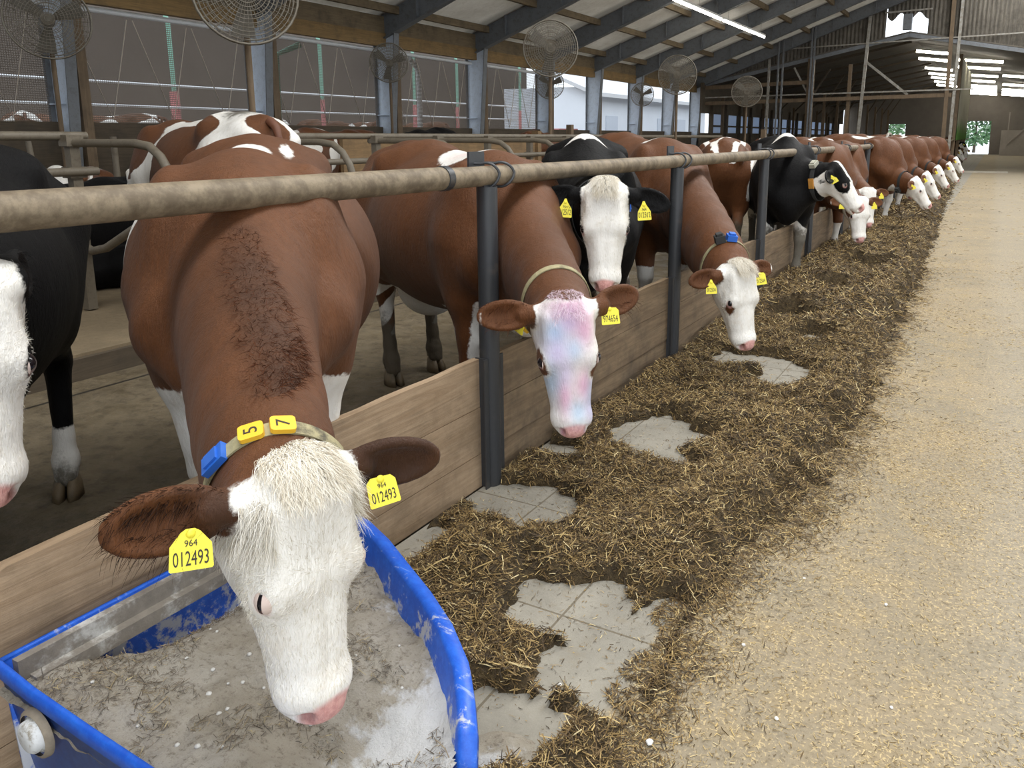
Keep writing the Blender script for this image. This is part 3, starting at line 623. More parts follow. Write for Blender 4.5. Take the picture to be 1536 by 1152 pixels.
def feed_material(name, cols):
    n = NT(name); v = n.coord('World'); f = n.noise(v, 40, 6, .75); g = n.noise(v, 5, 4, .6)
    col = n.ramp(f, [(.30, cols[0]), (.48, cols[1]), (.60, cols[2]), (.74, cols[3])])
    col = n.mix(n.math('MULTIPLY', n.smooth(g, .4, .65), .4), col, cols[0]); n.bump(f, 1, .03)
    return n.base(col, .9)
def straw_material(name, stops):
    n = NT(name); g = n.n('ShaderNodeNewGeometry'); col = n.ramp(g.outputs['Random Per Island'], stops)
    n.base(col, .75); return n.m
M_feed = feed_material('silage_bed', [(.035, .024, .011), (.085, .056, .023), (.15, .102, .043), (.25, .175, .08)])
M_blades = straw_material('silage_stalks', [(0, (.028, .017, .007)), (.36, (.085, .050, .018)), (.56, (.17, .105, .036)), (.82, (.31, .205, .075)), (.94, (.52, .38, .16)), (1, (.60, .50, .28))])
M_chaff = straw_material('pale_chaff', [(0, (.10, .065, .028)), (.22, (.22, .15, .06)), (.4, (.42, .30, .12)), (.8, (.50, .37, .17)), (1, (.62, .52, .31))])
M_fibre = straw_material('dark_fibres', [(0, (.05, .04, .03)), (.6, (.13, .10, .07)), (.9, (.30, .23, .13)), (1, (.5, .4, .2))])
ys = np.concatenate([np.arange(.98, 5, .022), np.arange(5, 12, .045), np.arange(12, 36.5, .14)]); xs = np.arange(-1.80, -.36, .022)
XX, YY = np.meshgrid(xs, ys, indexing='ij'); ZZ = feed_h(XX, YY); ZZ = np.where(ZZ > .002, ZZ, -.03)
nx_, ny_ = XX.shape; I_ = np.arange(nx_ * ny_).reshape(nx_, ny_)
Fq = np.stack([I_[:-1, :-1], I_[1:, :-1], I_[1:, 1:], I_[:-1, 1:]], -1).reshape(-1, 4); zf = ZZ.ravel()
Fq = Fq[(zf[Fq] > -.02).any(1)]
feed = mesh_np('silage', np.stack([XX.ravel(), YY.ravel(), zf], 1), Fq, M_feed, None, True)
tag(feed, 'brown silage spread in heaps along the planks on the tiled feed table', 'silage', kind='stuff')
def flat_straw(n, xr, yr, lr, wr, rs, hfun, ok, tilt=.35, lift=.004):
    x = rs.uniform(*xr, n); y = rs.uniform(*yr, n); h = hfun(x, y); k = ok(x, y, h, rs); x, y, h = x[k], y[k], h[k]; m = len(x)
    a = rs.uniform(0, 2 * PI, m); e = rs.normal(0, tilt, m); L = rs.uniform(*lr, m) * rs.uniform(.5, 1.0, m)
    d = np.stack([np.cos(a) * np.cos(e), np.sin(a) * np.cos(e), np.sin(e)], 1); root = np.stack([x, y, np.maximum(h, 0) + lift + np.abs(np.sin(e)) * L * .35], 1) - d * (L * .5)[:, None]
    root[:, 2] = np.maximum(root[:, 2], .003)
    bend = rs.normal(0, .22, (m, 3)); bend[:, 2] = -np.abs(bend[:, 2]) * .5
    return root, d, L, rs.uniform(*wr, m), bend
def straw_mesh(parts, name, mat, parent, rs, seg=2):
    V = []; F = []; b = 0
    for root, d, L, w, bend in parts:
        # a flat ribbon that lies on the heap: its width stays roughly level
        side = np.cross(d, np.array([0, 0, 1.])) + rs.normal(0, .45, d.shape); side -= d * (side * d).sum(1)[:, None]; side /= np.linalg.norm(side, axis=1)[:, None] + 1e-9
        t = np.linspace(0, 1, seg + 1); v = np.zeros((len(L), seg + 1, 2, 3))
        for i, q in enumerate(t):
            p = root + d * (L * q)[:, None] + bend * (L * q * (q - 1) * 1.2)[:, None]; wd = (w * (1 - .5 * abs(q - .4)) * .5)[:, None]
            v[:, i, 0] = p - side * wd; v[:, i, 1] = p + side * wd
        ii = np.arange(len(L))[:, None] * (2 * (seg + 1)) + b
        for i in range(seg): F.append(np.concatenate([ii + 2 * i, ii + 2 * i + 1, ii + 2 * i + 3, ii + 2 * i + 2], 1))
        V.append(v.reshape(-1, 3)); b += len(L) * 2 * (seg + 1)
    return mesh_np(name, np.concatenate(V), np.concatenate(F), mat, parent)
rs = np.random.default_rng(5)
on_feed = lambda x, y, h, r_: h > .004
sparse = lambda x, y, h, r_: (h <= .004) & (r_.random(len(x)) < .35) & ~((x < -.70) & (y < 1.62) & ((x + 1.77) ** 2 + (y - .62) ** 2 < 1.08))
def on_fray(x, y, h, r_):
    d = x - edge_x(y) - .10 * vnoise(x * 6, y * 6, 91, 3); return (h <= .004) & (d > -.12) & (r_.random(len(x)) < np.exp(-np.maximum(d, 0) / .06)) & ~((x < -.70) & (y < 1.62) & ((x + 1.77) ** 2 + (y - .62) ** 2 < 1.08))
xr = (-1.78, -.42)
P_ = [flat_straw(70000, xr, (1.0, 3.2), (.012, .055), (.0012, .0034), rs, feed_h, on_feed), flat_straw(6500, xr, (1.0, 3.4), (.03, .10), (.002, .0048), rs, feed_h, on_feed, .3),
      flat_straw(60000, xr, (3.2, 6.2), (.018, .07), (.0018, .0045), rs, feed_h, on_feed), flat_straw(36000, xr, (6.2, 14), (.03, .11), (.003, .008), rs, feed_h, on_feed), flat_straw(12000, xr, (14, 36), (.06, .2), (.006, .018), rs, feed_h, on_feed),
      flat_straw(16000, (-1.78, -.6), (1.2, 4.2), (.004, .03), (.0010, .0026), rs, feed_h, sparse, .06, .003), flat_straw(6000, (-1.78, -.7), (4.2, 9), (.02, .06), (.002, .004), rs, feed_h, sparse, .06, .003)]
P_ += [flat_straw(70000, (-.95, -.15), (1.0, 4.2), (.010, .05), (.0012, .0034), rs, feed_h, on_fray, .14, .003), flat_straw(40000, (-.95, -.15), (4.2, 10), (.018, .07), (.002, .005), rs, feed_h, on_fray, .14, .003), flat_straw(5000, (-1.2, -.2), (10, 30), (.04, .12), (.004, .012), rs, feed_h, on_fray, .14, .003)]
straw_mesh(P_, 'stalks', M_blades, feed, rs)['kind'] = 'stuff'
zero = lambda x, y: x * 0
def on_road(x, y, h, r_):
    e = edge_x(y); d = x - e; return (d > -.02) & (r_.random(len(x)) < np.clip(.16 + .84 * np.exp(-d / .22) + .5 * (vnoise(x * 2, y * 1.2, 40, 3) > .18), 0, 1))
P_ = [flat_straw(52000, (-.8, .9), (.95, 4.5), (.005, .022), (.0011, .0034), rs, zero, on_road, .05, .002), flat_straw(30000, (-.8, 1.2), (4.5, 11), (.010, .036), (.0018, .005), rs, zero, on_road, .05, .002), flat_straw(5000, (-1.0, 2.4), (11, 30), (.03, .09), (.005, .012), rs, zero, on_road, .05, .002)]
ch = straw_mesh(P_, 'chaff', M_chaff, None, rs, 1); tag(ch, 'pale chopped straw chaff scattered over the concrete feed alley', 'straw', kind='stuff')
# ---------------------------------------------------------------- blue mineral tub with its contents
def tub_material():
    n = NT('scuffed_blue_plastic'); v = n.coord('Object'); f = n.noise(v, 9, 6, .7, .6); g = n.noise(v, 34, 5, .75); sp = n.n('ShaderNodeSeparateXYZ'); n.l(v, sp.inputs[0])
    col = n.mix(n.smooth(g, .35, .7), (.012, .085, .50), (.02, .13, .62))
    m = n.math('ADD', n.math('ADD', f, n.math('MULTIPLY', n.math('SUBTRACT', g, .5), .35)), n.attr('chalky'))
    col = n.mix(n.math('MULTIPLY', n.smooth(m, .60, .70), .85), col, (.52, .52, .50)); col = n.mix(n.math('MULTIPLY', n.smooth(n.noise(n.coord('Object', (3, 60, 40)), 1, 3, .6), .62, .72), .5), col, (.35, .42, .6))
    n.bump(g, .2, .004); return n.base(col, .42)
M_tub = tub_material()
TX, TY = -1.25, 1.05
tub = thing('mineral_tub', 'scuffed blue plastic corner tub holding mineral feed below the lowered cow head', 'tub', (TX, TY, 0))
RIM = [(-1.765, 1.60, .40), (-1.64, 1.605, .40), (-1.52, 1.575, .40), (-1.40, 1.52, .40), (-1.27, 1.445, .40), (-1.14, 1.372, .398), (-1.02, 1.295, .395), (-.92, 1.215, .385), (-.862, 1.15, .370), (-.822, 1.10, .350), (-.805, 1.07, .295)]
def wall_strip(rim, inset, thick, zb, lip, cuts=6):
    """curved wall: inner face leaning inward, rolled lip outward"""
    P = [Vector(p) for p in rim]; n = len(P); V = []; ch_ = []; F = []
    for i, p in enumerate(P):
        t = (P[min(i + 1, n - 1)] - P[max(i - 1, 0)]); t.z = 0; t.normalize(); out = Vector((-t.y, t.x, 0))
        if (out.xy.dot(Vector((p.x + 1.45, p.y - .95)))) < 0: out = -out
        prof = [(-inset, zb), (-inset * .5, (zb + p.z) / 2), (-.004, p.z - .012), (.004, p.z), (lip, p.z - .006), (lip + .004, p.z - .03), (lip - .006, p.z - .034), (thick * .3, p.z - .02), (-inset + thick, zb)]
        for o_, z_ in prof: V.append(p + out * o_ + Vector((0, 0, z_ - p.z))); ch_.append(.20 if o_ < 0 and z_ < p.z - .02 else -.02)
    k = 9
    for i in range(n - 1):
        for j in range(k): F.append((i * k + j, (i + 1) * k + j, (i + 1) * k + (j + 1) % k, i * k + (j + 1) % k))
    F += [tuple(range(k)), tuple(range((n - 1) * k + k - 1, (n - 1) * k - 1, -1))]
    return V, F, ch_
def fine(rim, m=5):
    out = []
    for i in range(len(rim) - 1):
        for j in range(m): out.append(tuple(rim[i][q] + (rim[i + 1][q] - rim[i][q]) * j / m for q in range(3)))
    return out + [rim[-1]]
def put_tub(name, rim, inset, lip, chalk=0, th=.008):
    V, F, ch_ = wall_strip(rim, inset, th, .0, lip); o = mesh_np(name, [v - Vector((TX, TY, 0)) for v in V], F, M_tub, tub, True); put_attr_f(o.data, 'chalky', np.array(ch_) + chalk); return o
def put_attr_f(me, name, arr): a = me.attributes.new(name, 'FLOAT', 'POINT'); a.data.foreach_set('value', arr.astype(np.float32))
put_tub('curved_wall', fine(RIM), .07, .034, .03)
put_tub('front_wall', fine([(-1.765, .735, .415), (-1.60, .722, .413), (-1.40, .715, .410), (-1.20, .712, .405), (-1.0, .715, .39), (-.85, .73, .36)]), .05, .012, -.25)
put_tub('back_wall', fine([(-1.768, .74, .40), (-1.768, 1.0, .40), (-1.768, 1.3, .40), (-1.768, 1.60, .40)]), .05, -.001, .0)
mb = MB(); mb.beam((-1.752 - TX, .76 - TY, .352), (-1.752 - TX, 1.46 - TY, .352), .022, .075); mb.beam((-1.728 - TX, .78 - TY, .330), (-1.728 - TX, 1.44 - TY, .330), .026, .035); mb.build('back_lath', simple('limed_grey_lath', (.20, .175, .145), .8, var=.5, scale=22, dirt=(.50, .49, .46), dscale=9, bump=.6), tub)
mb = MB(); R_ = Matrix.Rotation(PI / 2, 3, 'X')
mb.lathe([(.0001, .020), (.028, .020), (.034, .014), (.035, .002), (.040, .0), (.040, -.006)], (-1.598 - TX, .680 - TY + .03, .308), 20, R_); mb.build('white_bolt_cap', simple('limed_cap', (.66, .67, .68), .5, var=.25, scale=50, dirt=(.3, .27, .22), dscale=40), tub)
mb = MB(); mb.lathe([(.044, .006), (.052, .002), (.054, -.008)], (-1.598 - TX, .680 - TY + .03, .308), 20, R_); mb.build('cap_washer', simple('crusted_washer', (.25, .21, .16), .8, var=.4, scale=60), tub)
def inside_tub(x, y):
    """how far inside the tub outline (positive inside)"""
    R = np.array(fine(RIM, 3))[:, :2]; best = np.full(x.shape, 9.); sgn = np.ones(x.shape)
    for i in range(len(R) - 1):
        a, b_ = R[i], R[i + 1]; ab = b_ - a; t_ = np.clip(((x - a[0]) * ab[0] + (y - a[1]) * ab[1]) / (ab @ ab), 0, 1)
        d_ = np.hypot(x - a[0] - t_ * ab[0], y - a[1] - t_ * ab[1]); s_ = np.sign((x - a[0]) * ab[1] - (y - a[1]) * ab[0]); k_ = d_ < best; best = np.where(k_, d_, best); sgn = np.where(k_, s_, sgn)
    return best * sgn
def mineral_h(x, y):
    d = inside_tub(x, y); n = vnoise(x * 5, y * 5, 60, 5, .55); n2 = vnoise(x * 22, y * 22, 66, 3, .55)
    spill = np.exp(-(((x + .80) / .20) ** 2 + ((y - .88) / .22) ** 2))
    h = .318 + .03 * n + .012 * n2 - .075 * np.exp(-(((x + .98) / .17) ** 2 + ((y - 1.02) / .15) ** 2)) + .03 * np.exp(-(((x + 1.55) / .25) ** 2 + ((y - .95) / .2) ** 2)) - .11 * np.clip(1 - (x + 1.75) / .22, 0, 1) * np.clip((y - .85) / .2, 0, 1)
    out = np.clip(-d / .02, 0, 1) * (x > -1.3)
    h2 = .24 * spill + .045 * np.exp(-(((x + .93) / .12) ** 2 + ((y - 1.40) / .15) ** 2)) + .012 * n2 + .01 * n - .03
    return np.where(out > 0, np.where((y < 1.02) | (h2 < h), h2, h2), h - .0 * spill)
def mineral_material():
    n = NT('mineral_feed'); v = n.coord('World'); f = n.noise(v, 6, 5, .65); g = n.noise(v, 60, 6, .8); h = n.noise(v, 16, 5, .7)
    col = n.mix(n.smooth(f, .35, .65), (.40, .35, .275), (.50, .455, .385)); col = n.mix(n.math('MULTIPLY', n.smooth(g, .50, .66), .75), col, (.19, .155, .115))
    col = n.mix(n.math('MULTIPLY', n.smooth(n.math('ADD', h, n.attr('powder')), .75, .95), .9), col, (.70, .70, .70)); n.bump(n.math('ADD', g, h), .8, .02)
    return n.base(col, .92)
xs = np.arange(-1.765, -.52, .009); ys = np.arange(.72, 1.63, .009); XX, YY = np.meshgrid(xs, ys, indexing='ij'); ZZ = mineral_h(XX, YY); nx_, ny_ = XX.shape; I_ = np.arange(nx_ * ny_).reshape(nx_, ny_)
Fq = np.stack([I_[:-1, :-1], I_[1:, :-1], I_[1:, 1:], I_[:-1, 1:]], -1).reshape(-1, 4); dd = inside_tub(XX, YY).ravel(); zz = ZZ.ravel()
keep = ((dd[Fq] > .002).all(1)) | ((zz[Fq] > .001).any(1) & (dd[Fq] < -.005).all(1) & (XX.ravel()[Fq] > -1.1).all(1)) | ((XX.ravel()[Fq] > -.86).all(1) & (YY.ravel()[Fq] < 1.0).all(1) & (zz[Fq] > .001).any(1))
mn = mesh_np('mineral_feed', np.stack([XX.ravel(), YY.ravel(), np.maximum(zz, -.02)], 1), Fq[keep], mineral_material(), None, True)
put_attr_f(mn.data, 'powder', np.clip(.62 * np.exp(-(((XX + .92) / .17) ** 2 + ((YY - 1.12) / .24) ** 2)) + .5 * np.exp(-(((XX + .72) / .12) ** 2 + ((YY - .86) / .10) ** 2)) + .5 * np.exp(-(((XX + .88) / .09) ** 2 + ((YY - 1.33) / .09) ** 2)) + .45 * np.exp(-(((XX + 1.70) / .08) ** 2 + ((YY - 1.25) / .2) ** 2)) + .35 * np.exp(-(((XX + 1.25) / .12) ** 2 + ((YY - 1.42) / .1) ** 2)), 0, 1).ravel())
tag(mn, 'pale sandy mineral feed filling the blue tub and spilling over its low end', 'feed', kind='stuff')
mh = lambda x, y: mineral_h(x, y)
tub_ok = lambda x, y, h, r_: (inside_tub(x, y) > .03) & (r_.random(len(x)) < .42 + .58 * np.sign(vnoise(x * 9, y * 9, 77, 3) - .08))
straw_mesh([flat_straw(15000, (-1.74, -.78), (.76, 1.58), (.006, .03), (.0006, .0016), rs, mh, tub_ok, .25, .002), flat_straw(420, (-1.70, -.8), (.78, 1.5), (.03, .07), (.0012, .0025), rs, mh, tub_ok, .3, .003)], 'fibres', M_fibre, mn, rs)['kind'] = 'stuff'
M_lump = simple('mineral_lump', (.58, .56, .52), .9, var=.2, scale=60)
def lump(name, x, y, z, r, lab, mat=None, grp=None, cat='lump'):
    mb = MB(); prof = [(.0001, -r * .7), (r * .7, -r * .5), (r, 0), (r * .75, r * .5), (.0001, r * .72)]; mb.lathe(prof, (0, 0, 0), 9)
    q = random.Random(int(x * 1e4)); mb.V = [(v[0] * (1 + q.uniform(-.2, .2)), v[1] * (1 + q.uniform(-.2, .2)), v[2]) for v in mb.V]
    return tag(mb.build(name, mat or M_lump, None, (x, y, z)), lab, cat, grp)
lump('mineral_lump', -1.105, .845, float(mineral_h(np.array([-1.105]), np.array([.845]))[0]) + .004, .013, 'roundest pale lump on the mineral feed near the front of the tub', None, 'lumps in the tub')
for i in range(46):
    x, y = rs.uniform(-1.6, -.85), rs.uniform(.78, 1.4)
    if inside_tub(np.array([x]), np.array([y]))[0] < .05: continue
    lump('mineral_lump', x, y, float(mineral_h(np.array([x]), np.array([y]))[0]) + .001, rs.uniform(.003, .007), 'tiny pale lump among the mineral feed in the blue tub', None, 'small lumps in the tub')
M_chalk = simple('white_mineral_crumb', (.80, .80, .78), .9, var=.08, scale=60)
for i, (x, y, r) in enumerate(((-.62, 1.62, .010), (-.22, 1.55, .009), (-.36, 1.86, .006), (-.10, 2.05, .005), (-.52, 2.12, .006), (-.17, 2.55, .006), (-.98, 1.64, .008), (-.92, 1.70, .006), (-.82, 1.42, .012), (-1.52, 2.05, .006), (-.30, 1.35, .008), (.10, 1.75, .006))):
    lump('white_crumb', x, y, r * .5, r, 'small white mineral crumb lying on the concrete floor', M_chalk, 'white crumbs on the floor', 'crumb')
# ---------------------------------------------------------------- cow sculpting: distance field -> one continuous skin
def _len(*a): return np.sqrt(sum(x * x for x in a))
def sd_ell(P, c, r, R=None):
    d = [P[i] - c[i] for i in range(3)]
    if R is not None: d = [R[i][0] * d[0] + R[i][1] * d[1] + R[i][2] * d[2] for i in range(3)]
    k0 = _len(*[d[i] / r[i] for i in range(3)]); k1 = _len(*[d[i] / (r[i] * r[i]) for i in range(3)])
    return k0 * (k0 - 1) / np.maximum(k1, 1e-6)
def sd_cone(P, a, b, r1, r2):
    ba = [b[i] - a[i] for i in range(3)]; L = sum(x * x for x in ba) + 1e-12
    d = [P[i] - a[i] for i in range(3)]
    t = np.clip((d[0] * ba[0] + d[1] * ba[1] + d[2] * ba[2]) / L, 0, 1)
    return _len(*[d[i] - t * ba[i] for i in range(3)]) - (r1 + (r2 - r1) * t)
def sd_box(P, c, h, r):
    q = [np.abs(P[i] - c[i]) - h[i] for i in range(3)]
    return _len(*[np.maximum(x, 0) for x in q]) + np.minimum(np.maximum(np.maximum(q[0], q[1]), q[2]), 0) - r
class Field:
    def __init__(s, ax): s.ax = [np.asarray(a, np.float32) for a in ax]; s.v = np.full([len(a) for a in ax], .6, np.float32)
    def sub(s, lo, hi):
        sl = []
        for i in range(3):
            i0 = max(np.searchsorted(s.ax[i], lo[i]) - 1, 0); i1 = min(np.searchsorted(s.ax[i], hi[i]) + 1, len(s.ax[i])); sl.append(slice(i0, max(i1, i0 + 1)))
        P = (s.ax[0][sl[0]][:, None, None], s.ax[1][sl[1]][None, :, None], s.ax[2][sl[2]][None, None, :])
        return tuple(sl), P
    def add(s, f, lo, hi, k=.05):
        m = k + .03; sl, P = s.sub([l - m for l in lo], [h + m for h in hi])
        d = f(P); a = s.v[sl]; h = np.maximum(k - np.abs(a - d), 0) / k
        s.v[sl] = np.minimum(a, d) - h * h * k * .25
    def cut(s, f, lo, hi, k=.01):
        m = k + .03; sl, P = s.sub([l - m for l in lo], [h + m for h in hi])
        d = -f(P); a = s.v[sl]; h = np.maximum(k - np.abs(a - d), 0) / k
        s.v[sl] = np.maximum(a, d) + h * h * k * .25
    def cone(s, a, b, r1, r2, k=.05):
        r = max(r1, r2); s.add(lambda P: sd_cone(P, a, b, r1, r2), [min(a[i], b[i]) - r for i in range(3)], [max(a[i], b[i]) + r for i in range(3)], k)
    def ell(s, c, r, k=.05, R=None):
        q = r if R is None else [max(r)] * 3
        s.add(lambda P: sd_ell(P, c, r, R), [c[i] - q[i] for i in range(3)], [c[i] + q[i] for i in range(3)], k)
def surface_nets(v, ax):
    ins = v < 0
    cnt = np.zeros([n - 1 for n in v.shape], np.int8)
    O = [(i, j, k) for i in (0, 1) for j in (0, 1) for k in (0, 1)]
    sh = cnt.shape
    for o in O: cnt += ins[o[0]:o[0] + sh[0], o[1]:o[1] + sh[1], o[2]:o[2] + sh[2]]
    I = np.argwhere((cnt > 0) & (cnt < 8)); N = len(I)
    acc = np.zeros((N, 3)); num = np.zeros(N)
    for o in O:
        for d in range(3):
            if o[d]: continue
            p = I + np.array(o); q = p.copy(); q[:, d] += 1
            v1 = v[p[:, 0], p[:, 1], p[:, 2]]; v2 = v[q[:, 0], q[:, 1], q[:, 2]]
            m = (v1 < 0) != (v2 < 0); t = np.where(m, v1 / np.where(m, v1 - v2, 1), 0)
            for e in range(3):
                c1 = ax[e][p[:, e]]; c2 = ax[e][q[:, e]]; acc[:, e] += np.where(m, c1 + t * (c2 - c1), 0)
            num += m
    V = acc / num[:, None]
    ids = np.full(sh, -1, np.int64); ids[I[:, 0], I[:, 1], I[:, 2]] = np.arange(N)
    F = []
    for d in range(3):
        e1, e2 = (d + 1) % 3, (d + 2) % 3
        sl0 = [slice(None)] * 3; sl1 = [slice(None)] * 3; sl0[d] = slice(0, -1); sl1[d] = slice(1, None)
        E = np.argwhere(ins[tuple(sl0)] != ins[tuple(sl1)])
        E = E[(E[:, e1] > 0) & (E[:, e2] > 0) & (E[:, e1] < sh[e1]) & (E[:, e2] < sh[e2])]
        def cell(da, db):
            q = E.copy(); q[:, e1] += da; q[:, e2] += db; return ids[q[:, 0], q[:, 1], q[:, 2]]
        Q = np.stack([cell(-1, -1), cell(0, -1), cell(0, 0), cell(-1, 0)], 1)
        flip = ~ins[E[:, 0], E[:, 1], E[:, 2]]
        Q[flip] = Q[flip][:, ::-1]
        F.append(Q)
    F = np.concatenate(F); F = F[(F >= 0).all(1)]
    return V, F
def axis(lo, hi, flo, fhi, hf, hc):
    flo = max(flo, lo); fhi = min(fhi, hi)
    A = []
    if flo > lo: A.append(np.arange(lo, flo - hc * .5, hc))
    A.append(np.arange(flo, fhi, hf))
    if hi > fhi: A.append(np.arange(fhi, hi + hc, hc))
    return np.concatenate(A)
V3 = lambda *a: np.array(a, float)
unit = lambda v: np.asarray(v, float) / np.linalg.norm(v)

class Cow: pass
def sculpt_cow(poll, A, N, s=1.05, hs=1.0, ears=None, ff=None, hf=None, res=(.008, .018), belly=1.0, lying=False, nt=None, nb=None, nw=1.0, earw=((-.1, 1, 0), (-.1, 1, 0)), smooth=1, peak=0.):
    """all positions in the cow's own frame: +y forward, z up, origin on the ground under its middle"""
    c = Cow(); c.s = s; c.hs = hs; A = unit(A); N = np.asarray(N, float); N = unit(N - A * N.dot(A)); Sd = np.cross(A, N)
    c.A, c.N, c.Sd, c.poll = A, N, Sd, np.asarray(poll, float)
    H = lambda a, n, t=0.: c.poll + hs * (a * A + n * N + t * Sd)
    c.H = H
    hc_ = H(.25, -.08); R = .40 * hs
    zlo = -.02
    lo = [min(-.56 * s, hc_[0] - R), -1.1 * s, zlo]; hi = [max(.56 * s, hc_[0] + R), max(1.0 * s, hc_[1] + R), max(1.56 * s, hc_[2] + R)]
    lo[1] = min(lo[1], hc_[1] - R); lo[2] = min(lo[2], hc_[2] - R)
    f_, k_ = res
    Fd = Field([axis(lo[i], hi[i], hc_[i] - R, hc_[i] + R, f_, k_) for i in range(3)])
    B = lambda x, y, z: (x * s, y * s, z * s)
    dz = -.50 if lying else 0
    E = lambda cc, rr, k=.07, Rm=None: Fd.ell(B(cc[0], cc[1], cc[2] + dz), tuple(q * s for q in rr), k, Rm)
    K = lambda a, b, r1, r2, k=.06: Fd.cone(B(a[0], a[1], a[2] + dz), B(b[0], b[1], b[2] + dz), r1 * s, r2 * s, k)
    # trunk
    E((0, -.12, .97), (.385 * belly, .74, .41), .05)
    E((0, .42, .99), (.285, .46, .41), .1)
    E((0, -.62, 1.13), (.265, .40, .29), .1)
    K((0, .40, 1.20 + peak), (0, -.35, 1.325), .10, .085, .1); K((0, -.35, 1.34), (0, -.86, 1.35), .085, .06, .1)
    E((0, .36, 1.255 + peak), (.06, .20, .09), .09)
    for e in (-1, 1):
        K((e * .13, -.40, 1.33), (e * .21, -.47, 1.31), .07, .07, .11)           # hook bones
        K((e * .12, -.80, 1.28), (e * .135, -.95, 1.24), .10, .065, .08)           # pin bones
        E((e * .19, .50, 1.02), (.10, .20, .33), .08)                                # shoulder blades
        K((e * .17, .70, .92), (e * .12, .78, .86), .12, .10, .09)                 # points of shoulder
    E((0, .74, .78), (.13, .16, .20), .1)
    E((0, -.45, .62), (.17, .24, .17), .06)                                           # udder
    if not lying:
        ff = ff or [(-.155, .55), (.155, .55)]; hf = hf or [(-.17, -.80), (.17, -.80)]
        c.feet = []
        for i, e in enumerate((-1, 1)):
            x, y = ff[i]; x /= s; y /= s
            el = (e * .17, .50, .76); kn = ((x + e * .17) / 2, (y + .52) / 2 + .035, .43); fe = (x, y, .145)
            K((e * .18, .52, 1.0), el, .15, .105, .08); K(el, kn, .10, .056, .05); K(kn, (x, y, .20), .05, .034, .03)
            K((x, y, .20), fe, .036, .045, .03); K(fe, (x, y + .03, .085), .045, .042, .03)
            c.feet.append((x * s, (y + .035) * s))
            x, y = hf[i]; x /= s; y /= s
            st = (e * .21, -.42, .80); ho = (x, y - .045, .545)
            K((e * .17, -.66, 1.10), st, .20, .125, .09); K((e * .17, -.80, 1.05), (e * .18, -.72, .74), .14, .10, .09)
            K((e * .19, -.55, .80), (x, y - .01, .60), .12, .055, .06); K((x, y - .035, .58), ho, .05, .052, .04)
            K(ho, (x, y, .24), .05, .036, .03); K((x, y, .24), (x, y + .015, .145), .036, .048, .03); K((x, y + .015, .145), (x, y + .045, .085), .046, .044, .03)
            c.feet.append((x * s, (y + .05) * s))
    else:
        for e in (-1, 1):
            K((e * .30, .45, .66), (e * .30, .78, .58), .08, .05, .05); K((e * .38, -.30, .68), (e * .42, -.72, .58), .16, .06, .06)
            K((e * .32, .3, .64), (e * .3, -.3, .66), .13, .15, .1)
    # neck
    P0 = V3(0, .36, 1.285 + dz + peak * .6) * s; Q0 = V3(0, .80, .84 + dz) * s
    P2 = H(.015, -.075); Q2 = H(.17, -.20)
    P1 = (P0 + P2) / 2 + V3(0, 0, .05) if nt is None else V3(*nt)
    Q1 = (Q0 + Q2) / 2 + V3(0, 0, .0) if nb is None else V3(*nb)
    bez = lambda a, b, d, t: (1 - t) ** 2 * a + 2 * t * (1 - t) * b + t * t * d
    n = 8; prev = None; c.neck = []
    for i in range(n + 1):
        t = i / n; T = bez(P0, P1, P2, t); Q = bez(Q0, Q1, Q2, t); w = (.175 * (1 - t) ** 1.3 + .098 * (1 - (1 - t) ** 1.3)) * s * nw
        u = Q - T; D = np.linalg.norm(u); u = u / D; rt = w * .55; rb = w * .62; rm = min(w, D * .5)
        cur = [(T + u * rt, rt), (T + u * max(rt, D * .30), rm * .93), (T + u * D * .5, rm), (T + u * min(D - rb, D * .72), rm * .92), (Q - u * rb, rb)]
        c.neck.append((T, Q, w))
        if prev:
            for (p, r1), (q, r2) in zip(prev, cur): Fd.cone(tuple(p), tuple(q), r1, r2, .05)
        prev = cur
    # head, in its own frame (along the face, out of the forehead, to the side)
    Hd = Field(Fd.ax); Hd.v = Hd.v
    def hframe(P):
        d = [P[i] - c.poll[i] for i in range(3)]
        return tuple((d[0] * M[0] + d[1] * M[1] + d[2] * M[2]) / hs for M in (A, N, Sd))
    bl = [hc_[i] - R for i in range(3)]; bh = [hc_[i] + R for i in range(3)]
    sl, P = Hd.sub(bl, bh); Q = hframe(P)
    hv = np.full(np.broadcast(*Q).shape, .6, np.float32)
    def hadd(d, k):
        h = np.maximum(k - np.abs(hv - d), 0) / k; hv[...] = np.minimum(hv, d) - h * h * k * .25
    def hcut(d, k):
        d = -d; h = np.maximum(k - np.abs(hv - d), 0) / k; hv[...] = np.maximum(hv, d) + h * h * k * .25
    Qs = (Q[0], Q[1], np.abs(Q[2]))
    hadd(sd_ell(Q, (.10, -.11, 0), (.14, .10, .108)), .02)
    hadd(sd_box(Qs, (.125, -.052, 0), (.075, .012, .062), .038), .03)
    hadd(sd_ell(Qs, (.215, -.070, .079), (.060, .045, .036)), .045)
    hadd(sd_cone(Qs, (.19, -.058, .022), (.44, -.058, .016), .056, .040), .03)
    hadd(sd_cone(Qs, (.23, -.098, .056), (.43, -.09, .034), .050, .041), .035)
    hadd(sd_ell(Q, (.468, -.082, 0), (.062, .072, .080)), .035)
    hadd(sd_ell(Q, (.502, -.062, 0), (.034, .048, .056)), .02)
    hadd(sd_ell(Q, (.462, -.140, 0), (.058, .036, .052)), .02)
    hadd(sd_cone(Qs, (.14, -.205, .050), (.43, -.138, .022), .048, .032), .04)
    hadd(sd_ell(Qs, (.155, -.150, .066), (.115, .095, .042)), .03)
    hadd(sd_ell(Q, (.14, -.17, 0), (.15, .075, .062)), .03)
    hadd(sd_ell(Q, (.005, -.06, 0), (.045, .055, .080)), .03)
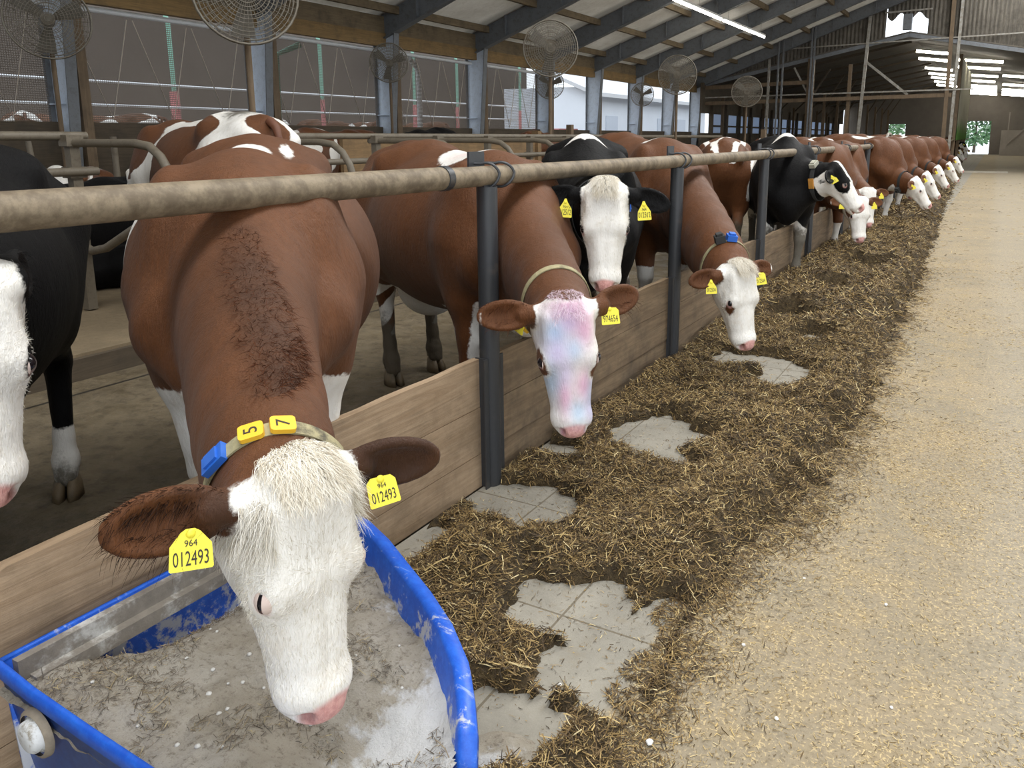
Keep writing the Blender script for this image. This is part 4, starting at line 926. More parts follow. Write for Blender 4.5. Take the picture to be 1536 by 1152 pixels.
    hadd(sd_cone(Qs, (.195, -.030, .086), (.235, -.034, .090), .013, .011), .02)      # brow
    hcut(sd_ell(Qs, (.220, -.042, .126), (.022, .018, .022)), .008)                     # eye socket
    hcut(sd_ell(Qs, (.504, -.040, .046), (.022, .022, .014)), .008)                     # nostril
    hcut(sd_ell(Qs, (.500, -.058, .058), (.014, .018, .008)), .008)
    hcut(sd_ell(Q, (.500, -.121, 0), (.055, .006, .095)), .008)                         # mouth
    ears = ears or [(.05, -.25, -1), (.05, -.25, 1)]
    c.ears = []
    for (da, dn, dsd), sg in zip(ears, (-1, 1)):
        d = unit((da, dn, dsd)); base = V3(.04, -.092, sg * .10); L = .225
        w = V3(*earw[0 if sg < 0 else 1]); w = unit(w - d * d.dot(w)); u = np.cross(d, w)
        Rm = [d, u, w]; ctr = base + d * (L * .56)
        hadd(sd_cone(Q, tuple(base - d * .03), tuple(base + d * .06), .042, .028), .025)
        ed = sd_ell(Q, tuple(ctr), (L * .5, .062, .024), Rm)
        cd = -sd_ell(Q, tuple(ctr + w * .022 + d * .005), (L * .42, .047, .026), Rm)
        h = np.maximum(.008 - np.abs(ed - cd), 0) / .008; ed = np.maximum(ed, cd) + h * h * .002
        hadd(ed, .015)
        c.ears.append((base, d, u, w, L))
    hv *= hs
    a = Fd.v[sl]; k = .05; h = np.maximum(k - np.abs(a - hv), 0) / k
    # keep the features crisp: blend only behind the face
    kk = np.clip((.02 - Q[1] - Q[0] * .35) * 8, .15, 1) if True else 1
    Fd.v[sl] = np.minimum(a, hv) - h * h * k * .25 * np.clip((-Q[1] - .08 + .0 * Q[0]) * 20, 0, 1) * np.clip((.30 - Q[0]) * 20, 0, 1)
    c.V, c.F = surface_nets(Fd.v, Fd.ax)
    # one light smoothing pass
    for _ in range(smooth):
        sm = np.zeros_like(c.V); ct = np.zeros(len(c.V))
        for i in range(4):
            np.add.at(sm, c.F[:, i], c.V[c.F[:, (i + 1) % 4]]); np.add.at(ct, c.F[:, i], 1)
            np.add.at(sm, c.F[:, i], c.V[c.F[:, (i + 3) % 4]]); np.add.at(ct, c.F[:, i], 1)
        c.V = c.V * .5 + .5 * sm / np.maximum(ct, 1)[:, None]
    d = (c.V - c.poll) / hs
    c.ha, c.hn, c.hsd = d @ A, d @ N, d @ Sd
    c.x, c.y, c.z = (c.V / s).T
    if lying: c.z = c.z + .5
    return c
def coat_material(name, c, white=(.86, .835, .79), soil=(.10, .085, .06)):
    n = NT(name); v = n.coord('Object')
    n1 = n.noise(v, 9, 3, .6); n2 = n.noise(v, 70, 3, .7)
    edge = n.math('ADD', n.math('MULTIPLY', n.math('SUBTRACT', n1, .5), .05), n.math('MULTIPLY', n.math('SUBTRACT', n2, .5), .022))
    # hair flow: fine streaks
    hv = n.coord('Object', (220, 220, 40)); hair = n.noise(hv, 1, 3, .7)
    hv2 = n.coord('Object', (40, 40, 12)); hair2 = n.noise(hv2, 1, 4, .7)
    big = n.noise(v, 2.3, 3, .6)
    base = n.mix(n.smooth(big, .3, .7), [x * .82 for x in c], [min(1, x * 1.18) for x in c])
    base = n.mix(n.math('MULTIPLY', n.smooth(hair2, .35, .75), .5), base, [x * .62 for x in c])
    base = n.mix(n.math('MULTIPLY', n.smooth(hair, .4, .8), .35), base, [min(1, x * 1.45 + .0008) for x in c])
    dk = n.smooth(n.math('ADD', n.attr('dark'), edge), -.03, .05)
    base = n.mix(n.math('MULTIPLY', dk, .8), base, [x * .22 + .0015 for x in c])
    wcol = n.mix(n.math('MULTIPLY', n.smooth(hair2, .4, .8), .5), white, (white[0] * .8, white[1] * .77, white[2] * .72))
    wcol = n.mix(n.math('MULTIPLY', n.smooth(n.noise(v, 14, 4, .6), .52, .72), .35), wcol, (white[0] * .78, white[1] * .70, white[2] * .60))
    w = n.smooth(n.math('ADD', n.attr('white'), edge), -.006, .006)
    col = n.mix(w, base, wcol)
    pk = n.smooth(n.math('ADD', n.attr('pink'), n.math('MULTIPLY', edge, .25)), -.008, .010)
    pcol = n.mix(n.smooth(n.noise(v, 60, 4, .7), .35, .7), (.72, .40, .36), (.55, .26, .24))
    col = n.mix(pk, col, pcol)
    col = n.mix(n.math('MULTIPLY', n.attr('pa'), .9), col, n.attr('paint', 'Color'))
    dz = n.math('ADD', n.attr('dirt'), n.math('MULTIPLY', n.math('SUBTRACT', n.noise(v, 11, 5, .75), .5), 1.1))
    col = n.mix(n.math('MULTIPLY', n.smooth(dz, .35, .75), .9), col, soil)
    h = n.math('ADD', n.math('MULTIPLY', hair, .6), hair2); n.bump(n.math('ADD', h, n.math('MULTIPLY', n1, 1.2)), .7, .008)
    n.base(col, .60, 0, .30 if c[0] > .1 else .12)
    n.p.inputs['Sheen Weight'].default_value = .05 if c[0] > .1 else .01; n.p.inputs['Sheen Roughness'].default_value = .4
    return n.m
M = {}
BROWN = (.108, .0375, .0108); BLACK = (.0045, .0042, .0045)
M['brown'] = coat_material('brown_coat', BROWN)
M['black'] = coat_material('black_coat', BLACK)
M['hair_white'] = simple('white_hair', (.80, .75, .66), .6, var=.15, scale=30)
M['hair_cream'] = simple('cream_hair', (.66, .58, .45), .6, var=.2, scale=30)
M['hair_brown'] = simple('brown_hair', (.13, .045, .02), .6, var=.3, scale=30)
M['hair_dark'] = simple('dark_hair', (.035, .017, .012), .6, var=.3, scale=30)
M['hair_black'] = simple('black_hair', (.012, .011, .011), .5, var=.3, scale=30)
M['eye'] = simple('eye_glaze', (.012, .010, .012), .06, var=0)
M['horn_hoof'] = simple('hoof_horn', (.16, .115, .065), .6, var=.35, scale=14, dirt=(.08, .065, .04), dscale=9, bump=.4)
M['tag_yellow'] = simple('ear_tag_yellow', (.83, .72, .05), .45, var=.06, scale=40, dirt=(.5, .42, .10), dscale=30, dlo=.62, dhi=.72)
M['collar_yellow'] = simple('collar_plate_yellow', (.85, .50, .035), .5, var=.06, scale=30)
M['ink'] = simple('tag_ink', (.035, .030, .02), .7, var=0)
M['strap'] = simple('woven_strap', (.34, .30, .17), .85, var=.35, scale=50, dirt=(.08, .07, .05), dscale=14, bump=.4)
M['strap_dark'] = simple('dark_strap', (.03, .03, .03), .8, var=.3, scale=50)
M['blue_plastic'] = simple('blue_buckle', (.02, .13, .55), .45, var=.15, scale=20)
M['udder_skin'] = simple('udder_skin', (.50, .28, .24), .6, var=.12, scale=12)

def Bl(c, cx, cy, cz, rx, ry, rz):
    return (1 - np.sqrt(((c.x - cx) / rx) ** 2 + ((c.y - cy) / ry) ** 2 + ((c.z - cz) / rz) ** 2)) * min(rx, ry, rz)
def Hb(c, a, n, s, ra, rn, rs):
    return (1 - np.sqrt(((c.ha - a) / ra) ** 2 + ((c.hn - n) / rn) ** 2 + ((c.hsd - s) / rs) ** 2)) * min(ra, rn, rs)
def vmax(*a): return np.max(np.stack(a), 0)
def vmin(*a): return np.min(np.stack(a), 0)
def near_head(c): return vmin(.62 - c.ha, c.ha + .10, .32 - np.abs(c.hsd), c.hn + .30, .12 - c.hn)
def ear_zone(c): return vmin(np.abs(c.hsd) - .118 - np.maximum(c.ha - .10, 0) * 1.2, near_head(c))
def white_face(c, back=.10, slope=.75, neckline=.0):
    f = (c.hn + back) + c.ha * slope
    return vmin(f, c.ha + .02 + neckline, near_head(c), -ear_zone(c))
def body(c, a): return np.where((near_head(c) > -.07) & (c.y > .8) | (c.y > 1.02), -1, a)
def nose_pink(c):
    pad = Hb(c, .508, -.030, 0, .046, .060, .062)
    eye = vmax(*[Hb(c, .226, -.046, e * .106, .026, .022, .026) for e in (-1, 1)])
    mouth = vmin(Hb(c, .51, -.115, 0, .05, .022, .08), pad * 0 + .02)
    return vmin(vmax(pad, eye - .004, mouth), near_head(c))
def leg_dirt(c, top=.45, amt=.9):
    return np.clip((top - c.z) / .35, 0, 1) * amt
def put_attr(me, name, arr):
    if arr.ndim == 1:
        a = me.attributes.new(name, 'FLOAT', 'POINT'); a.data.foreach_set('value', arr.astype(np.float32))
    else:
        a = me.attributes.new(name, 'FLOAT_VECTOR', 'POINT'); a.data.foreach_set('vector', arr.astype(np.float32).ravel())
def ribbons(roots, dirs, length, width, bend, seg=3, curl=0.0, rs=None):
    """tapered hair ribbons: arrays of roots, unit directions, bend vectors"""
    rs = rs or rng
    n = len(roots); L = np.broadcast_to(length, (n,)); t = np.linspace(0, 1, seg + 1)
    side = np.cross(dirs, rs.normal(size=(n, 3))); side /= np.linalg.norm(side, axis=1)[:, None] + 1e-9
    V = np.zeros((n, seg + 1, 2, 3)); ph = rs.uniform(0, 6.28, n)
    for i, tt in enumerate(t):
        p = roots + dirs * (L * tt)[:, None] + bend * (L * tt * tt)[:, None]
        if curl: p = p + side * (np.sin(tt * 5 + ph) * curl * tt)[:, None]
        w = np.broadcast_to(width, (n,)) * (1 - .85 * tt) * .5
        V[:, i, 0] = p - side * w[:, None]; V[:, i, 1] = p + side * w[:, None]
    b = np.arange(n)[:, None] * (2 * (seg + 1)); F = []
    for i in range(seg): F.append(np.concatenate([b + 2 * i, b + 2 * i + 1, b + 2 * i + 3, b + 2 * i + 2], 1))
    return V.reshape(-1, 3), np.concatenate(F)
def hoof_mb(mb, x, y, s, rot=0):
    for e in (-1, 1):
        poly = [(-.004, -.055), (.042, -.05), (.052, -.005), (.042, .05), (.012, .080), (-.002, .045)]
        lo = [(x + e * (px + .006) * s, y + py * s * 1.02, .0) for px, py in poly]
        hi = [(x + e * (px * .72 + .006) * s, y + (py * .62 - .022) * s, .082 * s) for px, py in poly]
        md = [(x + e * (px * .95 + .006) * s, y + (py * .9 - .006) * s, .04 * s) for px, py in poly]
        n = len(poly); V = lo + md + hi; F = []
        for k in range(2):
            for j in range(n):
                q = (k * n + j, k * n + (j + 1) % n, (k + 1) * n + (j + 1) % n, (k + 1) * n + j); F.append(q if e > 0 else q[::-1])
        top = tuple(range(2 * n, 3 * n)); F.append(top if e > 0 else top[::-1]); bot = tuple(range(n)); F.append(bot[::-1] if e > 0 else bot)
        mb.add(V, F, True)
    for e in (-1, 1): mb.box((x + e * .022 * s, y - .065 * s, .10 * s), (.022 * s, .02 * s, .03 * s))
def mat_from(x, y, z, o):
    m = Matrix.Identity(4)
    for i in range(3): m[i][0], m[i][1], m[i][2], m[i][3] = x[i], y[i], z[i], o[i]
    return m
def tag_plate(parent, M4, lines, w=.056, h=.068, mat=None, pts=None):
    """ear tag hanging from its hole: local x across, y up, z towards the reader"""
    mb = MB(); pts = pts or [(-.5, -.5), (-.46, -.56), (.46, -.56), (.5, -.5), (.5, .10), (.16, .42), (.12, .50), (-.12, .50), (-.16, .42), (-.5, .10)]
    mb.prism([(px * w, py * h, -.0012) for px, py in pts], (0, 0, .0024))
    mb.lathe([(.0, .004), (.006, .004), (.008, .0012)], (0, h * .40, 0), 12)
    o = mb.build('ear_tag', mat or M['tag_yellow'], parent); o.matrix_local = M4
    for txt, yy, sz, sx in lines:
        text_mesh('tag_number', txt, sz, M['ink'], o, Matrix.Translation((0, yy * h, .0016)), .0004, sx)
    return o
def eyelid(c, e, lid, name, mat, root):
    """upper and lower lid shells around the eyeball; lid = how far it is shut (0..1)"""
    V = []; F = []; nu, nv = 10, 6; r = .0225
    def shell(a0, a1):
        b = len(V)
        for i in range(nu + 1):
            u = -1.35 + 2.7 * i / nu                      # along the slit (face direction)
            for j in range(nv + 1):
                w = a0 + (a1 - a0) * j / nv                 # opening angle round the slit axis
                V.append((math.sin(u) * r * 1.15, math.cos(u) * math.sin(w) * r, math.cos(u) * math.cos(w) * r))
        for i in range(nu):
            for j in range(nv):
                q = b + i * (nv + 1) + j; F.append((q, q + 1, q + nv + 2, q + nv + 1))
    shell(.72 - 1.0 * lid, 1.75); shell(-1.75, -.72 + .3 * lid)
    z = unit(c.Sd * e * .78 + c.N * .62 - c.A * .08); y = unit(c.N - z * c.N.dot(z)); x = unit(c.A - z * c.A.dot(z) - y * c.A.dot(y))
    o = mesh_np(name, V, F, mat, root, True); o.matrix_local = mat_from(x * c.hs, y * c.hs, z * c.hs, c.H(.219, -.043, e * .1010))
M['lid'] = simple('pale_eyelid', (.62, .50, .45), .6, var=.12, scale=30); M['lid_brown'] = simple('brown_eyelid', (.12, .045, .02), .6, var=.2, scale=30)
def make_cow(name, label, mat, loc, heading, coat, group=None, hero=0, cat='cow', parts=True, dirt_top=.45, tail=True, lid=.15, white_lid=True, **kw):
    """heading: world direction the cow faces. Head targets in kw are given in world coordinates."""
    h = unit((heading[0], heading[1])); rz = math.atan2(-h[0], h[1])
    ca, sa = math.cos(-rz), math.sin(-rz)
    def w2l(p): x, y = p[0] - loc[0], p[1] - loc[1]; return V3(x * ca - y * sa, x * sa + y * ca, p[2] - loc[2])
    def w2d(p): return V3(p[0] * ca - p[1] * sa, p[0] * sa + p[1] * ca, p[2])
    kw['poll'] = w2l(kw['poll']); kw['A'] = w2d(kw['A']); kw['N'] = w2d(kw['N'])
    for k in ('nt', 'nb'):
        if kw.get(k) is not None: kw[k] = w2l(kw[k])
    c = sculpt_cow(**kw)
    root = thing(name, label, cat, loc, rz, group); c.root = root
    body = mesh_np('body', c.V, c.F, mat, root, True); c.body = body
    me = body.data; z0 = np.zeros(len(c.V))
    at = {'white': z0 - 1, 'pink': nose_pink(c), 'dark': z0 - 1, 'dirt': leg_dirt(c, dirt_top), 'pa': z0, 'paint': np.zeros((len(c.V), 3))}
    at['dirt'] = np.where(near_head(c) > 0, 0, at['dirt'])
    at.update(coat(c))
    nos = np.clip(vmin(vmax(*[Hb(c, .504, -.040, e * .047, .026, .026, .0165) for e in (-1, 1)]), near_head(c)) * 160, 0, 1) * .9  # shade inside the nostrils, painted dark into the skin colour
    at['paint'] = at['paint'] * (1 - nos)[:, None] + np.array((.085, .030, .028)) * nos[:, None]; at['pa'] = np.maximum(at['pa'], nos)
    for k, v in at.items(): put_attr(me, k, v)
    c.at = at
    hs, H, Sd, A, N = c.hs, c.H, c.Sd, c.A, c.N
    if parts:
        for e in (-1, 1):
            eyelid(c, e, lid, 'eyelid', M['lid'] if white_lid else (M['hair_black'] if mat is M['black'] else M['lid_brown']), root)
            mb = MB(); mb.lathe([(.0001, -.021), (.011, -.018), (.018, -.010), (.0205, 0), (.018, .010), (.011, .018), (.0001, .021)], (0, 0, 0), 16)
            o = mb.build('eye', M['eye'], root); p = H(.219, -.043, e * .1010); o.matrix_local = mat_from(A * hs, N * hs, Sd * hs * e, p)
    if not kw.get('lying'):
        for (x, y) in c.feet:
            mb = MB(); hoof_mb(mb, x, y, c.s); mb.build('hoof', M['horn_hoof'], root)
    if tail and True:
        s = c.s; mb = MB(); lift = -.5 if kw.get('lying') else 0
        pts = [(0, -.93, 1.37), (0, -1.0, 1.33), (.01, -1.035, 1.2), (.015, -1.03, .95), (.02, -1.02, .72), (.02, -1.02, .60), (.02, -1.02, .44)]
        if lift: pts = [(0, -.93, 1.36), (0, -1.0, 1.30), (.05, -1.03, 1.1), (.1, -1.03, .9), (.2, -1.03, .62)]
        rr = [.035, .028, .020, .017, .018, .036, .008][:len(pts)]
        mb.tube([(p[0] * s, p[1] * s, (p[2] + lift) * s) for p in pts], .02, 8, True, [r * s for r in rr]); mb.build('tail', M['hair_brown'] if mat is M['brown'] else M['hair_black'], root)
    return c
def cow_bvh(c):
    return bvhtree.BVHTree.FromPolygons(c.V.tolist(), c.F.tolist())
def collar(c, t0, tilt=0., mat=None, width=.035, off=.006, bv=None, name='collar'):
    """strap round the neck just behind the poll; returns fn(angle)->point, outward, along"""
    i = t0 * (len(c.neck) - 1); k = int(min(i, len(c.neck) - 2)); f = i - k
    T = c.neck[k][0] * (1 - f) + c.neck[k + 1][0] * f; Q = c.neck[k][1] * (1 - f) + c.neck[k + 1][1] * f
    ctr = (T + Q) / 2; up = unit(T - Q); d = (c.neck[k + 1][0] + c.neck[k + 1][1]) / 2 - (c.neck[k][0] + c.neck[k][1]) / 2
    d = unit(d - up * d.dot(up)); side = np.cross(d, up); bv = bv or cow_bvh(c)
    up = unit(up * math.cos(tilt) + d * math.sin(tilt)); d = np.cross(up, side)
    ring = []; n = 48
    for j in range(n):
        a = 2 * PI * j / n; dirv = up * math.cos(a) + side * math.sin(a)
        hit = bv.ray_cast(Vector(ctr + dirv * .6), Vector(-dirv), .6)
        r = np.linalg.norm(np.array(hit[0]) - ctr) if hit[0] is not None else .15
        ring.append(r)
    ring = np.array(ring); ring = np.minimum(ring, np.median(ring) * 1.22)
    for _ in range(3): ring = np.maximum(ring, (np.roll(ring, 1) + np.roll(ring, -1)) / 2)
    V = []; F = []
    for j in range(n):
        a = 2 * PI * j / n; dirv = up * math.cos(a) + side * math.sin(a)
        for (rr, ww) in ((off - .004, -.5), (off, -.5), (off, .5), (off - .004, .5)): V.append(ctr + dirv * (ring[j] + rr) + d * width * ww)
    for j in range(n):
        for q in range(4): F.append((j * 4 + q, ((j + 1) % n) * 4 + q, ((j + 1) % n) * 4 + (q + 1) % 4, j * 4 + (q + 1) % 4))
    mb = MB(); mb.add(V, F, False); o = mb.build(name, mat or M['strap'], c.root)
    def at(ang, extra=0):
        j = (ang / (2 * PI) * n) % n; j0 = int(j); r = ring[j0] * (1 - (j - j0)) + ring[(j0 + 1) % n] * (j - j0)
        dv = up * math.cos(ang) + side * math.sin(ang); tv = -up * math.sin(ang) + side * math.cos(ang)
        return ctr + dv * (r + off + extra), dv, tv, d
    return at, o
ZF = -.02     # pen floor
RES_HERO = (.0065, .014)
# ================================================================ cow wearing number 57, muzzle down in the mineral tub
def coat57(c):
    ez = ear_zone(c)
    wf = vmax(white_face(c, .085, .95), vmin(Hb(c, .03, -.06, -.10, .05, .05, .03), near_head(c)), vmin(Hb(c, .02, -.06, .105, .03, .04, .022), near_head(c)))
    stripe = vmin(.060 - np.abs(c.y - .07 - .25 * (c.z - 1.1)), c.x - .17, c.z - .76, 1.36 - c.z)
    legs = body(c, vmin(.70 - c.z + .25 * (c.y - .50), .85 - c.z, c.y - .25))
    hind = vmin(.62 - c.z, -.4 - c.y)
    wither = vmax(Bl(c, .03, .02, 1.36, .105, .24, .12), Bl(c, .06, -.02, 1.36, .12, .06, .1), Bl(c, -.12, -.20, 1.35, .022, .17, .10), Bl(c, -.10, .50, 1.26, .022, .07, .07))
    wh = vmax(wf, stripe, legs, hind, wither, body(c, vmin(.62 - c.z, .24 - np.abs(c.x))))
    mane = []
    for i in range(len(c.neck) - 1):
        T0, T1 = c.neck[i][0], c.neck[i + 1][0]; w = (.07, .082, .082, .078, .076, .074, .068, .055, .0)[i]
        mane.append(-sd_cone((c.V[:, 0] + .012 * np.sin(c.V[:, 2] * 14), c.V[:, 1], c.V[:, 2]), T0, T1, w, w))
    dk = vmax(*mane)
    dk = np.where(near_head(c) > .0, np.maximum(-.05, vmin(ez + .01, c.hn + .115)), dk)
    return {'white': wh, 'dark': dk, 'dirt': np.where(near_head(c) > 0, 0, leg_dirt(c, .35, .8))}
c57 = make_cow('cow', 'brown cow lowering its white face into the blue tub, collar plates 5 and 7', M['brown'],
    (-2.42, 2.05, ZF), (.726, -.688), coat57, s=1.06, hs=.94, poll=(-.996, .934, .912), A=(.04, 0, -1), N=(.985, -.16, .04),
    ears=[(.13, .42, -1), (-.06, -.25, 1)], earw=((.30, .95, .35), (-.1, 1, 0)), lid=.80, ff=[(-.165, .40), (.165, .40)], belly=1.13, res=RES_HERO, nt=(-1.68, 1.37, 1.13), nb=(-1.58, 1.26, .72), nw=1.05, group='cows feeding along the rail')
# ================================================================ cow with chalked face
def coat_chalk(c):
    wf = white_face(c, .085, .9)
    patches = vmax(*[vmin(Hb(c, .225, -.06, e * .115, .055, .05, .045) , near_head(c)) for e in (-1, 1)])
    patches = vmax(patches, vmin(Hb(c, .27, -.06, -.10, .035, .04, .03), near_head(c)))
    wf = vmin(wf, -patches)
    wh = vmax(wf, Bl(c, -.08, .20, 1.34, .24, .26, .16), body(c, vmin(.74 - c.z, c.y - .30, .20 - c.x)), body(c, vmin(.62 - c.z, c.z - .30, -.45 - c.y, .045 * np.sin(c.z * 30 + c.x * 40) + .01)), Bl(c, 0, .55, .60, .16, .30, .13), Bl(c, 0, -.35, .58, .22, .35, .16), Bl(c, 0, .78, .80, .12, .14, .2), Bl(c, .10, .35, .58, .2, .2, .1))
    p = np.zeros((len(c.V), 3)); w = np.zeros(len(c.V))
    pink, blue, lil = (.72, .33, .52), (.38, .56, .78), (.52, .42, .72)
    spots = [(.02, 0, .09, .05, .08, pink, .8), (.10, -.055, .07, .06, .04, pink, .8), (.10, .055, .06, .06, .045, blue, .95), (.17, -.01, .05, .05, .04, blue, .7), (.18, .055, .07, .06, .05, lil, .75),
             (.30, .06, .06, .06, .04, blue, .65), (.32, -.05, .07, .06, .042, pink, .85), (.36, .03, .08, .06, .03, pink, .8), (.42, -.02, .05, .05, .04, blue, .75), (.42, -.075, .07, .07, .03, lil, .7), (.26, .02, .05, .05, .03, lil, .5), (.36, -.085, .09, .08, .03, blue, .5), (.06, .0, .05, .05, .04, lil, .6), (.30, .09, .1, .08, .03, blue, .6)]
    nh = np.clip(near_head(c) * 50, 0, 1) * np.clip(wf * 60, 0, 1)
    for a, s_, ra, rn, rs, col, amt in spots:
        g = np.exp(-(((c.ha - a) / ra) ** 2 + ((c.hsd - s_) / rs) ** 2)) * amt * nh
        p = p * (1 - g[:, None]) + np.array(col) * g[:, None]; w = w * (1 - g) + g
    p = p / np.maximum(w, 1e-3)[:, None]
    # rosy skin showing through on the back patch
    back = np.clip(Bl(c, -.08, .20, 1.35, .22, .24, .15) * 14, 0, 1) * .45
    p = np.where((back > 0)[:, None], np.array((.62, .34, .34)), p); w = np.maximum(w, back)
    return {'white': wh, 'paint': p, 'pa': w, 'dark': ear_zone(c) * 0 - 1, 'dirt': np.where(near_head(c) > 0, 0, leg_dirt(c, .6, 1.0) * (c.y < 0) + leg_dirt(c, .35, .8) * (c.y >= 0))}
cchalk = make_cow('cow', 'brown cow whose white face is smeared with pink and blue chalk', M['brown'],
    (-2.50, 3.46, ZF), (.86, -.51), coat_chalk, s=1.04, hs=.93, poll=(-1.237, 2.341, .930), A=(.06, .02, -1), N=(.60, -.78, .08),
    ears=[(-.12, -.42, -1), (-.02, -.10, 1)], ff=[(-.165, .42), (.165, .42)], hf=[(-.17, -.86), (.17, -.72)], res=(.0065, .016), nt=(-1.70, 2.98, 1.14), nb=(-1.66, 2.90, .72), group='cows feeding along the rail')
# ================================================================ black cow with white face looking at the camera
def coat_black_face(c):
    wf = vmin(c.hn + .085 + c.ha * .22, c.ha + .05, near_head(c), -ear_zone(c), .11 + .0 * c.ha - np.abs(c.hsd) + np.maximum(.25 - c.ha, 0) * .2)
    wf = vmax(wf, vmin(Hb(c, .44, -.10, 0, .12, .12, .12), near_head(c)))
    band = []
    for e in (-1, 1):
        band.append(vmin(.042 - np.abs(c.y - (.49 - .80 * np.abs(c.x))), c.z - 1.0))
    wh = vmax(wf, *band, body(c, .30 - c.z), Bl(c, .12, .80, .80, .05, .08, .08), Bl(c, -.18, .7, .62, .05, .1, .10), Bl(c, 0, .3, .56, .2, .5, .08))
    return {'white': wh}
cface = make_cow('cow', 'black cow with a white face looking straight at the camera under the rail', M['black'],
    (-2.38, 4.75, ZF), (.44, -.90), coat_black_face, s=1.06, hs=.925, peak=.10, lid=-.35, poll=(-1.53, 3.25, 1.288), A=(.055, -.09, -1), N=(.43, -.90, .10),
    ears=[(.30, -.02, -1), (.12, -.10, 1)], ff=[(-.16, .50), (.16, .50)], res=(.0075, .018), nt=(-1.92, 3.80, 1.20), nb=(-1.76, 3.66, .84), group='cows feeding along the rail')
# ================================================================ brown cow with white face eating beyond the second post
def coat_eater(c):
    wf = white_face(c, .15, 1.4)
    patches = vmax(vmin(Hb(c, .250, -.055, .105, .045, .035, .03), near_head(c)), vmin(Hb(c, .10, -.17, .10, .04, .03, .05), near_head(c)))
    wh = vmax(vmin(wf, -patches), Bl(c, -.02, .30, 1.33, .13, .13, .12), body(c, .50 - c.z))
    return {'white': wh, 'dark': -1 + 0 * wh}
ceat = make_cow('cow', 'brown cow with a white face and blue collar buckle grazing silage beyond the second post', M['brown'],
    (-2.56, 6.13, ZF), (.70, -.71), coat_eater, s=1.08, hs=.94, poll=(-1.20, 4.45, .77), A=(.15, -.02, -1), N=(.80, -.55, .12),
    ears=[(.10, -.20, -1), (.08, -.20, 1)], ff=[(-.16, .5), (.16, .5)], res=(.0075, .018), nt=(-1.60, 5.12, 1.08), nb=(-1.66, 5.06, .60), nw=1.15, group='cows feeding along the rail')
# ================================================================ rest of the herd along the rail
RES_MID = (.010, .022); RES_FAR = (.013, .030)
def coat_left_black(c):
    wf = vmin(c.hn + .10 + c.ha * .6, c.ha + .05, near_head(c), -ear_zone(c))
    dk = vmin(Hb(c, .215, -.05, -.11, .035, .03, .03), near_head(c))
    return {'white': vmax(vmin(wf, -dk), body(c, .285 - c.z)), 'dirt': leg_dirt(c, .30, .95)}
cleft = make_cow('cow', 'black cow at the left edge with white socks, only half its white face in view', M['black'], (-2.86, 1.10, ZF), (.76, -.65), coat_left_black, s=1.06, hs=1.0,
    poll=(-1.80, .775, 1.235), A=(.0, .01, -1), N=(.93, -.36, .05), ears=[(.1, -1.2, -.3), (.1, -.3, 1)], hf=[(-.17, -.86), (.20, -.70)], res=(.008, .018), nt=(-2.10, .78, 1.30), nb=(-2.05, .66, .84), group='cows feeding along the rail')
def coat_spotted(c):
    n = .10 * np.sin(c.y * 9 + 2 * np.sin(c.z * 7)) + .08 * np.sin(c.z * 13 + c.x * 9 + 3 * c.y)
    br = .06 + vmax(Bl(c, .3, .45, 1.0, .25, .22, .42), Bl(c, .36, .10, 1.02, .2, .13, .34), Bl(c, -.1, .55, 1.2, .3, .25, .3), Bl(c, .2, .12, 1.33, .15, .14, .12), Bl(c, -.3, -.2, 1.1, .2, .3, .3), Bl(c, .0, -.90, 1.30, .10, .10, .14)) + n * .5
    return {'white': vmin(-br, c.z * 0 + .2), 'dirt': np.clip(Bl(c, 0, -.62, 1.42, .26, .34, .16) * 6, 0, .85) + leg_dirt(c, .5, .9)}
cspot = make_cow('cow', 'white cow with brown patches and a soiled rump standing behind the front brown cow', M['brown'], (-5.52, 4.25, .14), (-.97, .20), coat_spotted, s=1.07, poll=(-6.92, 4.6, 1.24), A=(-.5, .2, -.85), N=(-.7, .2, .5), ears=[(.2, -1, -.3), (.2, -1, .3)], res=(.02, .02))
def coat_c5(c):
    st = vmax(vmin(.030 - np.abs(np.abs(c.x) - .15 - .22 * (c.y + .7)), c.z - 1.18), vmin(.025 - np.abs(c.x + .02 - .3 * (c.y + .6)), c.z - 1.2, c.y + .95), Bl(c, .28, -.80, 1.00, .07, .10, .22), Bl(c, .34, -.55, .85, .06, .08, .14), Bl(c, -.25, -.75, 1.0, .07, .1, .2), Bl(c, 0, .0, .6, .25, .6, .1))
    return {'white': vmax(st, .18 - c.z), 'dirt': leg_dirt(c, .72, 1.2)}
make_cow('cow', 'brown cow with white streaks on its rump standing turned away behind the grazing cow', M['brown'], (-2.86, 9.42, ZF), (-.30, .95), coat_c5, tail=False, s=1.05, poll=(-3.2, 10.8, 1.30), A=(-.2, .6, -.75), N=(-.2, .7, .6), res=(.022, .022))
def coat_c6(c):
    blaze = vmin(Hb(c, .10, -.02, 0, .22, .06, .035), near_head(c)); jaw = vmin(c.ha - .13 + (-c.hn - .10) * .35 - .06, near_head(c)); cheek = vmin(-.105 - c.hn + (c.ha - .05) * .6, near_head(c), c.ha - .02)
    face = vmin(vmax(c.ha - .22, cheek), near_head(c)); eye_p = vmin(Hb(c, .19, -.06, .10, .115, .075, .075), near_head(c)); eye_q = vmin(Hb(c, .19, -.06, -.10, .115, .075, .075), near_head(c))
    face = vmin(vmax(face, blaze), -eye_p, -eye_q, -ear_zone(c))
    hip = vmin(.060 - np.abs(c.y - (.47 - .80 * np.abs(c.x))), c.z - 1.0)
    return {'white': vmax(face, hip, body(c, .58 - c.z - .05 * np.sin(c.x * 20)), -1 + 0 * c.x), 'dirt': leg_dirt(c, .70, 1.2)}
